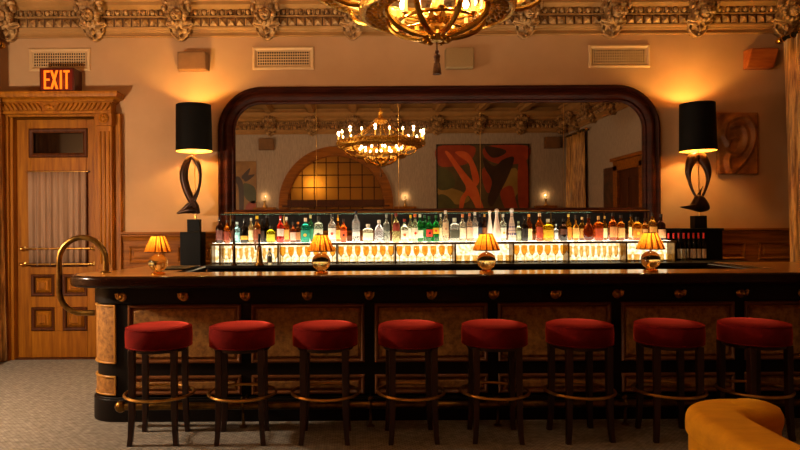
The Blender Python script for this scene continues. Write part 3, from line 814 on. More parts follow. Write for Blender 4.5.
# counter top
top = smooth_path([(-1.93,1.14,0),(-1.95,.75,0),(-2.02,.45,0),(-2.12,.28,0),(-2.14,.12,0),(-2.05,-.06,0),(-1.85,-.17,0),(-1.55,-.2,0)], 5)
top = [(p.x, p.y) for p in top]
cx = 1.04
poly = top + [(2*cx-x, y) for x, y in reversed(top)] + [(3.22, 1.14), (3.22, .27), (-1.35, .27), (-1.35, 1.14)]
m = MB(); m.prism(poly, .996, 1.08, 'z'); m.build('countertop', M_['bartop'], bar, bevel=.022, seg=4)
def inset(pg, d):
    # pg runs clockwise seen from above here; move each corner inwards by d
    n_ = len(pg); ar = sum(pg[i][0]*pg[(i+1) % n_][1]-pg[(i+1) % n_][0]*pg[i][1] for i in range(n_)); s_ = 1 if ar > 0 else -1; out = []
    for i in range(n_):
        p0, p1, p2 = Vector(pg[i-1]), Vector(pg[i]), Vector(pg[(i+1) % n_])
        e1 = (p1-p0).normalized(); e2 = (p2-p1).normalized()
        n1 = Vector((-e1.y, e1.x))*s_; n2 = Vector((-e2.y, e2.x))*s_; q = (n1+n2); q = q/max(q.length_squared/2, .3)
        out.append(tuple(p1+q*d))
    return out
clean = [p for i, p in enumerate(poly) if (Vector(p)-Vector(poly[i-1])).length > 1e-4]
m = MB(); m.prism(inset(clean, .045), 1.0785, 1.0812, 'z'); m.build('veneer_surface', M_['bar_inlay'], bar)
# front panels between the stiles
SX = [-1.709+.9095*k for k in range(7)]
for k in range(6):
    a, b = SX[k]+.038, SX[k+1]-.038
    if k == 5: b = SX[6]-.03
    for z0, z1, lbl in ((.425,.858,'upper'),(.192,.334,'lower')):
        m = MB(); m.rect_frame(a, b, z0, z1, 0, .034, .022, .012); fr = m.build('panel_moulding', M_['bar_mould'], bar)
        m = MB(); m.raised(a+.03, b-.03, z0+.03, z1-.03, 0, .016, .02); m.build('leather_panel', M_['leather'], bar, bevel=.004)
# curved corner panels
def curved(m, cxx, a0, a1, r0, r1, z0, z1, n=10):
    o_ = [(cxx+r1*cos(a0+(a1-a0)*k/n), .2+r1*sin(a0+(a1-a0)*k/n)) for k in range(n+1)]
    i_ = [(cxx+r0*cos(a0+(a1-a0)*k/n), .2+r0*sin(a0+(a1-a0)*k/n)) for k in range(n, -1, -1)]
    m.prism(o_+i_, z0, z1, 'z')
for cxx, s in ((BL, -1), (BRt, 1)):
    aa, ab = (pi*1.02, pi*1.5) if s < 0 else (pi*1.5, pi*1.98)
    for z0, z1 in ((.425,.858),(.192,.334)):
        m = MB(); q = .09*(1)
        curved(m, cxx, aa, ab, .195, .218, z0, z0+.013); curved(m, cxx, aa, ab, .195, .218, z1-.013, z1)
        curved(m, cxx, aa, aa+.07, .195, .218, z0, z1, 3); curved(m, cxx, ab-.07, ab, .195, .218, z0, z1, 3)
        m.build('panel_moulding', mat('gilt_moulding', '#a8702c', '#c08838', rough=.35), bar, bevel=.003)
        m = MB(); curved(m, cxx, aa+.06, ab-.06, .195, .209, z0+.011, z1-.011); m.build('leather_panel', M_['leather'], bar, bevel=.005)
    x = cxx+s*.2
    for z0, z1 in ((.425,.858),(.192,.334)):
        m = MB(); m.box(min(x, x+s*.016), max(x, x+s*.016), .26, 1.04, z0, z1); m.build('leather_panel', M_['leather'], bar, bevel=.006)
# bag hooks
HK = MB()
HK.lathe([(.033,0),(.033,.006),(.026,.012),(.022,.009),(.012,.016),(.001,.018)], (0,0,0), 20, Matrix.Rotation(pi/2, 4, 'X'))
HK.tube(smooth_path([(0,-.012,-.004),(0,-.05,-.012),(0,-.078,.0),(0,-.082,.026)], 4), .0065, seg=8); HK.ell((0,-.082,.03), .011, 8, 6)
for s in (-1,1): HK.tube(smooth_path([(0,-.02,-.006),(s*.018,-.035,-.012),(s*.03,-.04,.004),(s*.031,-.04,.02)], 4), .005, seg=8); HK.ell((s*.031,-.04,.024), .008, 8, 5)
hm = HK.mesh('bag_hook', M_['brass'])
for k in range(13):
    o = bpy.data.objects.new('bag_hook', hm); COL.objects.link(o); o.parent = bar; o.location = (-1.709+.4548*k, -.02, .918)
# foot rail
m = MB(); m.tube([(-1.66,-.155,.15),(3.80,-.155,.15)], .026, seg=16); rail = m.build('foot_rail', M_['brass_aged'], bar)
for x in (-1.675, 3.82): MB().ell((x,-.155,.15), .042, 16, 10).build('rail_knob', M_['brass_aged'], rail)
for x in SX[1:6]:
    m = MB(); m.tube([(x,-.155,.0),(x,-.155,.10)], [.013,.009], seg=10); m.lathe([(.03,0),(.03,.008),(.014,.016)], (x,-.155,0), 14); m.circ((x,-.155,.15), .031, .007, 20, 6, axis='z')
    m.v = m.v; m.tube([(x,-.155,.10),(x,-.19,.15),(x,-.155,.185)], .008, seg=8); m.ell((x,-.155,.195), .02, 10, 6); m.tube([(x,-.155,.18),(x,-.0,.18)], .009, seg=8)
    m.build('rail_bracket', M_['brass_aged'], rail)
# brass service rail at the left end
pts = [(-2.0+.0,.2,.775),(-2.10,.2,.775)]
for k in range(9): a = 1.5*pi-(pi/2)*k/8; pts.append((-2.10+.17*cos(a), .2, .945+.17*sin(a)))
for k in range(17): a = pi-pi*k/16; pts.append((-2.09+.18*cos(a), .2, 1.175+.18*sin(a)))
pts += [(-1.91,.2,1.12),(-1.91,.2,1.08)]
m = MB(); m.tube(pts, .022, seg=14, up=(0,1,0))
sr = m.build('service_rail', M_['brass_aged'], bar)
m = MB(); m.lathe([(.038,1.08),(.038,1.088),(.024,1.10)], (-1.91,.2,0), 18); m.build('rail_flange', M_['brass_aged'], sr)
# brass edge strip
# ------------------------------------------------------------------ bar stools
def stool_proto():
    st = thing('bar_stool', '', 'bar stool', (0,0,0), 0, 'red velvet bar stools along the bar')
    m = MB()
    m.lathe([(.001,.628),(.195,.628),(.212,.632),(.219,.645),(.221,.70),(.219,.742),(.212,.758),(.19,.768),(.12,.776),(.001,.78)], (0,0,0), 48)
    seat = m.build('seat', M_['velvet_red'], st, sharp=60)
    m = MB(); m.circ((0,0,.757), .2145, .0042, 48, 6); m.circ((0,0,.636), .2165, .0042, 48, 6); m.build('piping', M_['velvet_red'], seat)
    m = MB(); m.lathe([(.185,.605),(.19,.61),(.19,.628),(.0,.628)], (0,0,0), 32); m.build('seat_base', M_['stool_wood'], st)
    for sx in (-1,1):
        for sy in (-1,1):
            m = MB()
            # square leg, tapered, kicking slightly outwards at the foot
            rows = []
            for z, off, h in ((.625,.138,.021),(.45,.138,.0205),(.2,.140,.019),(.06,.146,.0165),(0,.152,.016)):
                rows.append([(sx*off+a*h, sy*off+b*h, z) for a, b in ((-1,-1),(1,-1),(1,1),(-1,1))])
            vs = [p for r_ in rows for p in r_]; fs = [(0,1,2,3)]
            for i in range(4):
                for k in range(4): k2 = (k+1) % 4; fs.append((i*4+k, i*4+k2, (i+1)*4+k2, (i+1)*4+k))
            fs.append((19,18,17,16)); m.add(vs, fs)
            m.build('leg', M_['stool_wood'], st, bevel=.003)
    m = MB(); m.circ((0,0,.31), .226, .0105, 56, 8, flat=1.0); fr = m.build('foot_ring', M_['brass'], st)
    m = MB()
    for sx in (-1,1):
        for sy in (-1,1): m.tube([(sx*.135,sy*.135,.31),(sx*.163,sy*.163,.31)], .007, seg=8)
    m.build('ring_bolt', M_['brass'], fr)
    return st
SP = stool_proto()
px = [158.5,241.5,324.5,410,493.5,578.5,668,753,842]
slabs = ['red velvet bar stool nearest the rounded left end of the bar', 'second red bar stool from the left end of the bar',
 'third red bar stool from the left, below the second small table lamp', 'fourth red bar stool from the left, near the middle',
 'fifth red bar stool from the left, below the third table lamp', 'sixth red bar stool from the left, fourth from the right edge',
 'red bar stool just left of the yellow armchair', 'red bar stool standing directly behind the yellow armchair', 'red bar stool cut off by the right edge of the photo']
rots = [0, .05, -.02, .03, -.06, .12, -.04, .16, .05]
for i, x in enumerate(px):
    o = SP if i == 0 else copy_tree(SP)
    o.location = ((x-354)*4.4/650, 4.4, 0); o.rotation_euler.z = rots[i]; o['label'] = slabs[i]

# ------------------------------------------------------------------ small table lamps on the bar
def table_lamp_proto():
    t = thing('table_lamp', '', 'table lamp', (0,0,0), 0, 'small table lamps on the bar')
    m = MB(); m.lathe([(.05,0),(.052,.004),(.052,.014),(.04,.02),(.025,.026),(0.001,.026)], (0,0,0), 24); m.build('base', M_['gold_smooth'], t)
    m = MB(); m.ell((0,0,.088), (.069,.069,.066), 28, 16); m.build('globe', glass('golden_glass_globe', '#ffe6a0', .02, 1.5), t)
    m = MB(); m.tube([(0,0,.14),(0,0,.20)], .008, seg=10); m.build('stem', M_['brass'], t)
    # pleated shade
    seg = 48; V = []; F = []
    rows = [(.095,.168),(.085,.195),(.072,.225),(.056,.26),(.044,.287)]
    for r, z in rows:
        for k in range(seg):
            rr = r*(1+(.06 if k % 2 else -.06)); a = 2*pi*k/seg; V.append((rr*cos(a), rr*sin(a), z))
    for i in range(len(rows)-1):
        for k in range(seg): k2 = (k+1) % seg; F.append((i*seg+k, i*seg+k2, (i+1)*seg+k2, (i+1)*seg+k))
    m = MB(); m.add(V, F); m.m = [1 if (i % seg) % 4 == 0 else 0 for i in range(len(F))]; sh = m.build('lamp_shade', [M_['pleat'], M_['pleat_shadow']], t, sharp=20)
    m = MB(); m.circ((0,0,.168), .095, .0035, 40, 6); m.circ((0,0,.287), .044, .003, 30, 6); m.build('shade_trim', M_['oak_dark'], sh)
    m = MB(); m.ell((0,0,.212), (.014,.014,.02), 10, 8); m.build('bulb', emis('lamp_bulb', (1,.72,.36), 4), t)
    plight('lamp_light', (0,0,.236), (1,.62,.26), P_TABLE, .012, t)
    return t
TP = table_lamp_proto()
tl = ['small brass globe lamp with pleated amber shade, leftmost on the bar near the brass rail',
      'small brass globe lamp with pleated amber shade, below the arched window reflection',
      'small brass globe lamp with pleated amber shade, in front of the white tall decanters',
      'small brass globe lamp with pleated amber shade, rightmost on the bar near the wine bottles']
for i, x in enumerate((-1.439, -.242, .970, 2.175)):
    o = TP if i == 0 else copy_tree(TP)
    o.location = (x, 4.77, 1.08); o['label'] = tl[i]; o.rotation_euler.z = i*.4

# ------------------------------------------------------------------ pedestal, cabinet and sculptural lamps
pd = thing('pedestal', 'dark green-black square pedestal under the left sculptural lamp', 'pedestal', (-1.68, 6.78, 0))
MB().box(-.105,.105,-.12,.12,0,1.38).build('column', M_['black'], pd, bevel=.005)
cb = thing('side_cabinet', 'black cabinet under the right sculptural lamp beside the wine bottles', 'cabinet', (3.55, 6.80, 0))
MB().box(-.21,.215,-.16,.16,0,1.36).build('body', M_['black'], cb, bevel=.004)
MB().box(-.22,.225,-.17,.17,1.36,1.385).build('cabinet_top', M_['black'], cb, bevel=.004)
MB().box(-.19,.195,-.168,-.16,.05,1.02).build('door', M_['bronze'], cb, bevel=.004)
def ribbon(m, pts, wd, dp, n=6):
    P = smooth_path([(x, 0, z) for x, z in pts], n)
    def interp(arr):
        out = []; L = len(arr)-1
        for i in range(len(P)):
            u = i/(len(P)-1)*L; k = min(int(u), L-1); f = u-k; out.append(arr[k]*(1-f)+arr[k+1]*f)
        return out
    w_ = interp(wd); d = interp(dp)
    m.tube(P, w_, False, 14, [a/b for a, b in zip(d, w_)], up=(0,1,0))
def sculpt_lamp(x, y, z, label, kind, tilt=0):
    t = thing('sculptural_lamp', label, 'lamp', (x, y, z), 0, 'pair of black-shaded sculptural lamps')
    m = MB()
    bw = .064
    m.box(-bw,bw,-.05,.05,0,.13); m.build('base_block', M_['black'], t, bevel=.004)
    m = MB()
    if kind == 'left':
        ribbon(m, [(-.01,.79),(-.06,.74),(-.10,.62),(-.085,.48),(-.03,.34),(.02,.26),(.055,.19)], [.012,.034,.044,.042,.040,.034,.010], [.02,.04,.05,.05,.045,.035,.012])
        ribbon(m, [(-.02,.79),(.04,.72),(.07,.60),(.055,.46),(.0,.34),(-.07,.26),(-.18,.195)], [.014,.028,.016,.013,.026,.032,.006], [.02,.035,.03,.03,.04,.035,.012])
        ribbon(m, [(-.17,.195),(-.06,.225),(.0,.22),(.05,.195)], [.008,.036,.036,.012], [.02,.04,.04,.015])
    else:
        ribbon(m, [(.01,.77),(-.05,.73),(-.095,.61),(-.088,.50),(-.05,.38),(.01,.29)], [.03,.056,.032,.013,.011,.012], [.03,.05,.045,.03,.02,.02])
        ribbon(m, [(-.01,.77),(.05,.73),(.105,.61),(.108,.50),(.07,.38),(.02,.29)], [.03,.056,.036,.016,.012,.012], [.03,.05,.045,.03,.02,.02])
        body = smooth_path([(-.19,.225,0),(-.09,.245,0),(-.05,.30,0),(-.02,.345,0),(.03,.345,0),(.08,.30,0),(.115,.23,0),(.105,.185,0),(.02,.165,0),(-.07,.19,0)], 5, True)
        rows = []
        for yy, sc_ in ((-.05,.55),(-.035,.85),(-.012,1),(.012,1),(.035,.85),(.05,.55)):
            rows.append([((p.x-.02)*sc_+.02, yy, (p.y-.25)*sc_+.25) for p in body])
        n_ = len(body); vs = [p for r_ in rows for p in r_]; fs = [tuple(range(n_)), tuple(range(6*n_-1, 5*n_-1, -1))]
        for i in range(5):
            for k in range(n_): k2 = (k+1) % n_; fs.append((i*n_+k, i*n_+k2, (i+1)*n_+k2, (i+1)*n_+k))
        m.add(vs, fs)
        ribbon(m, [(.0,.31),(.02,.37),(.055,.44)], [.03,.014,.002], [.03,.014,.002])
    m.build('sculpture', M_['bronze'], t, sharp=60)
    m = MB(); m.tube([(.015,0,.13),(.015,0,.18)], .012, seg=10); m.tube([(.012,0,.25),(.012,0,1.03)], .006, seg=8); m.build('rod', M_['brass'], t)
    # shade: open drum
    R0, R1, z0, z1 = (.188,.180,.840,1.32) if kind == 'left' else (.180,.170,.805,1.30)
    m = MB(); V = []; F = []; seg = 48
    def drum(ra, rb, mi):
        m2 = MB(); 
        return [(ra, z0), (rb, z1)]
    m.mi = 0
    vs = []; 
    for r, z in ((R0,z0),(R1,z1),(R1-.003,z1),(R0-.003,z0)):
        for k in range(seg): a = 2*pi*k/seg; vs.append((r*cos(a)+.01, r*sin(a), z))
    f0 = [(k, (k+1)%seg, seg+(k+1)%seg, seg+k) for k in range(seg)]
    f1 = [(seg+k, seg+(k+1)%seg, 2*seg+(k+1)%seg, 2*seg+k) for k in range(seg)]
    f2 = [(2*seg+k, 2*seg+(k+1)%seg, 3*seg+(k+1)%seg, 3*seg+k) for k in range(seg)]
    f3 = [(3*seg+k, 3*seg+(k+1)%seg, (k+1)%seg, k) for k in range(seg)]
    m.add(vs, f0+f1+f2+f3)
    for i in range(len(m.m)): m.m[i] = 1 if 2*seg <= i < 3*seg else 0
    sh = m.build('lamp_shade', [M_['blackshade'], M_['white_in']], t)
    m = MB()
    for k in range(3):
        a = 2*pi*k/3; m.tube([(.01,0,z1-.04),(.01+(R1-.003)*cos(a),(R1-.003)*sin(a),z1-.01)], .003, seg=6)
    m.build('shade_spider', M_['brass'], sh)
    m = MB(); m.ell((.01,0,1.07), (.032,.032,.045), 14, 10); m.build('bulb', emis('big_bulb', (1,.70,.33), 6), t)
    plight('lamp_light', (.01,0,1.20), (1,.64,.17), P_BIG, .03, t)
    plight('lamp_light', (.01,0,.94), (1,.64,.20), P_BIG*.8, .03, t)
    t.rotation_euler.y = tilt
    return t
sculpt_lamp(-1.665, 6.78, 1.38, 'black drum shade lamp with a looping fish-like bronze sculpture, left of the mirror', 'left', -.008)
sculpt_lamp(3.60, 6.79, 1.385, 'black drum shade lamp with a bronze bird and loop sculpture, right of the mirror', 'right', -.014)

# ------------------------------------------------------------------ back bar
bb = thing('back_bar', 'back bar with glowing panels and a lit bottle shelf under the mirror', 'back bar', (0, 6.4, 0))
bxl, bxr = -1.42, 3.15
m = MB(); m.box(bxl, bxr+.13, -.12, .60, 0, 1.03); m.build('base_cabinet', M_['bar_black'], bb, bevel=.004)
m = MB(); m.box(bxl-.02, 3.86-.0, -.2, .22, 1.03, 1.06); m.build('work_top', M_['bar_black'], bb, bevel=.005)
BX = [-1.40, -1.315, -.745, -.17, .405, .99, 1.56, 2.10, 2.665, 3.14]
m = MB(); m.box(bxl, bxr, -.055, .40, 1.248, 1.262); m.box(bxl, bxr, -.055, -.045, 1.262, 1.2688); m.build('shelf', M_['brass_aged'], bb, bevel=.003)
MB().box(bxl+.02, bxr-.02, -.035, .38, 1.262, 1.267).build('lit_shelf_top', M_['shelf_lit'], bb)
for i in range(len(BX)-1):
    MB().box(BX[i]+.012, BX[i+1]-.012, .10, .115, 1.075, 1.24).build('lit_panel', M_['panel_lit'], bb)
for x in BX: MB().box(x-.008, x+.008, -.045, .12, 1.06, 1.248).build('divider', M_['brass_aged'], bb, bevel=.002)
m = MB(); m.box(bxl+.02, 2.5, .42, .56, 1.555, 1.563); gs = m.build('glass_shelf', mat('shelf_glass', '#8fc8b8', rough=.1, trans=.8), bb)
m = MB(); m.tube([(bxl+.06,.42,1.575),(3.1,.42,1.575)], .004, seg=6); m.build('shelf_rail', M_['brass'], bb)
m = MB()
for x in BX[1:]: m.tube([(x,.53,1.267),(x,.53,1.555)], .006, seg=8)
m.build('shelf_post', M_['brass_aged'], bb)
MB().box(bxl, bxr, .39, .40, 1.267, 1.33).build('back_board', M_['oak_dark'], bb)

# stem glasses in the lit bays
M_['amberglass'] = glass('amber_glass', '#f4cc78', .05)
M_['clearg'] = glass('goblet_glass', '#f0dcae', .05)
def goblet_mesh():
    m = MB(); m.lathe([(.026,0),(.026,.003),(.004,.008),(.0035,.062),(.012,.072),(.024,.09),(.0285,.115),(.0275,.14),(.024,.155),(.022,.155),(.0255,.14),(.0265,.115),(.022,.092),(.01,.076),(.0005,.074)], (0,0,0), 16)
    return m.mesh('stem_glass', M_['amberglass'])
def flute_mesh():
    m = MB(); m.lathe([(.022,0),(.022,.003),(.003,.008),(.003,.045),(.012,.06),(.019,.10),(.018,.16),(.0165,.16),(.017,.10),(.009,.062),(.0005,.055)], (0,0,0), 14)
    return m.mesh('flute_glass', M_['clearg'])
def tumbler_mesh():
    m = MB(); m.lathe([(.026,0),(.03,.075),(.028,.075),(.0245,.008),(.0005,.008)], (0,0,0), 14)
    return m.mesh('tumbler', M_['clearg'])
GM, FM, TM = goblet_mesh(), flute_mesh(), tumbler_mesh()
bays = [(1, 'f', 'thin flute glass in the leftmost lit bay of the back bar'), (2, 'g', 'amber stem glass in the lit bay behind the dark draft taps and second lamp'), (3, 'g', 'amber stem glass in the lit bay just right of the second table lamp'),
        (4, 'g', 'amber stem glass in the lit bay below the green bottles'), (5, 't', 'clear tumbler in the lit bay behind the third table lamp'), (6, 'g', 'amber stem glass in the lit bay just right of the patterned white decanter'),
        (7, 'f', 'thin flute glass in the ribbed lit bay second from the right'), (8, 't', 'clear tumbler in the lit bay behind the rightmost table lamp')]
for b, kd, lab in bays:
    a, c_ = BX[b], BX[b+1]
    sp = {'g': .072, 'f': .05, 't': .07}[kd]; n_ = int((c_-a-.03)/sp)
    nm = {'g': 'stem_glass', 'f': 'flute_glass', 't': 'tumbler'}[kd]; me = {'g': GM, 'f': FM, 't': TM}[kd]
    for k in range(n_):
        o = bpy.data.objects.new(nm, me); COL.objects.link(o)
        o.location = (a+(c_-a)*(k+.5)/n_, 6.405, 1.06)
        if kd == 'g': o.scale = (1.1,1.1,1.1)
        tag(o, lab, 'glass', {'g': 'stem glasses in the lit bays', 'f': 'flute glasses in the lit bays', 't': 'tumblers in the lit bays'}[kd]+' (bay %s)' % {1:'far left',2:'by second lamp',3:'right of second lamp',4:'under green bottles',5:'behind third lamp',6:'right of decanter',7:'ribbed',8:'far right'}[b])

# ------------------------------------------------------------------ bottles
BG = {}
def bglass(c):
    r_, g_, b_ = [int(c[i:i+2], 16) for i in (1,3,5)]
    if r_ > 100 and 40 < g_ < .62*r_ and b_ < .4*r_ and c != '#e02810': c = '#%02x%02x%02x' % (min(255, int(r_*1.02)), int(g_*1.22), b_)
    if c not in BG: BG[c] = bottleglass('bottle_glass', c)
    return BG[c]
LB = {}
def lmat(c):
    if c not in LB: LB[c] = mat('bottle_label', c, tuple(.72*v for v in hexc(c)[:3])+(1,), rough=.6, scale=70, lo=.45, hi=.6)
    return LB[c]
def solidm(c, rough=.35):
    k = 's'+c
    if k not in LB: LB[k] = mat('bottle_coat', c, rough=rough)
    return LB[k]
def fat(c, em=.0): return c
def bottle(x, y, z, w_, h, kind, col, label_col, cap, label, neckcol=None, lz=(.12,.5), rot=0, mark=None):
    """w_ and h in metres"""
    t = thing('bottle', label, 'bottle', (x, y, z), rot, 'bottles on the lit back bar shelf')
    r = w_/2; n = 2.0; sy = 1.0
    if kind == 'round': pr = [(.9,0),(1,.02),(1,.56),(.93,.63),(.6,.70),(.36,.76),(.33,.80),(.33,.93)]
    elif kind == 'slim': pr = [(.9,0),(1,.02),(1,.62),(.9,.67),(.5,.74),(.36,.80),(.34,.94)]
    elif kind == 'square': pr = [(.92,0),(1,.02),(1,.62),(.95,.68),(.6,.73),(.33,.76),(.3,.80),(.3,.90)]; n = 5; sy = .75
    elif kind == 'squat': pr = [(.9,0),(1,.03),(1,.62),(.92,.70),(.5,.76),(.36,.79),(.36,.88)]; n = 4.5; sy = .7
    elif kind == 'bell': pr = [(.9,0),(1,.03),(1,.42),(.92,.55),(.7,.68),(.42,.78),(.32,.82),(.32,.90)]
    elif kind == 'orb': pr = [(.55,0),(.8,.05),(1,.2),(1,.38),(.8,.52),(.45,.62),(.3,.68),(.28,.90)]; sy = .6
    elif kind == 'decanter': pr = [(.98,0),(1,.03),(.95,.18),(.8,.40),(.6,.58),(.42,.70),(.33,.78),(.36,.84)]
    elif kind == 'wine': pr = [(.95,0),(1,.02),(1,.58),(.92,.66),(.55,.74),(.38,.80),(.36,.95)]
    P = [(a*r, b*h) for a, b in pr]
    m = MB(); m.lathe(P, (0,0,0), 20 if n == 2 else 24, sy=sy, n=n)
    opaque = col.startswith('=')
    m.build('glass_body' if not opaque else 'ceramic_body', solidm(col[1:], .25) if opaque else bglass(col), t, sharp=50)
    if label_col:
        z0, z1 = lz[0]*h, lz[1]*h
        def rad(zz):
            for (a, b), (c_, d) in zip(P[:-1], P[1:]):
                if b <= zz <= d: return a+(c_-a)*(zz-b)/(d-b+1e-9)
            return P[-1][0]
        m = MB(); seg = 14; V = []; F = []
        zs = [z0+(z1-z0)*i/4 for i in range(5)]
        for zz in zs:
            for k in range(seg+1):
                a = pi*1.16+pi*.68*k/seg; q = (abs(cos(a))**n+abs(sin(a))**n)**(-1/n); rr = (rad(zz)+.0012)*q
                V.append((rr*cos(a), rr*sin(a)*(sy+.02), zz))
        for i in range(4):
            for k in range(seg): F.append((i*(seg+1)+k, i*(seg+1)+k+1, (i+1)*(seg+1)+k+1, (i+1)*(seg+1)+k))
        m.add(V, F); lb = m.build('label', lmat(label_col), t, sharp=60)
        if mark:
            m = MB(); zz = (z0+z1)/2; q = (rad(zz)+.0012)*sy*(1 if n > 2 else 1)
            m.lathe([(.36*r,0),(.36*r,.0012)], (0,-q-.0005,zz), 16, Matrix.Rotation(pi/2, 4, 'X')); m.build('label_emblem', solidm(mark, .5), lb)
    zc = P[-1][1]; rc = P[-1][0]
    m = MB()
    if kind == 'decanter': m.lathe([(rc*1.05,zc),(rc*1.05,zc+.01)], (0,0,0), 16); m.ell((0,0,zc+.01+r*.48), r*.52, 16, 10)
    elif kind == 'wine': m.lathe([(rc*1.12,h*.80),(rc*1.12,h),(0,h)], (0,0,0), 16)
    else: m.lathe([(rc*1.15,zc-h*.05),(rc*1.15,h),(0,h)], (0,0,0), 16)
    m.build('cap' if kind != 'decanter' else 'stopper', solidm(cap), t)
    return t
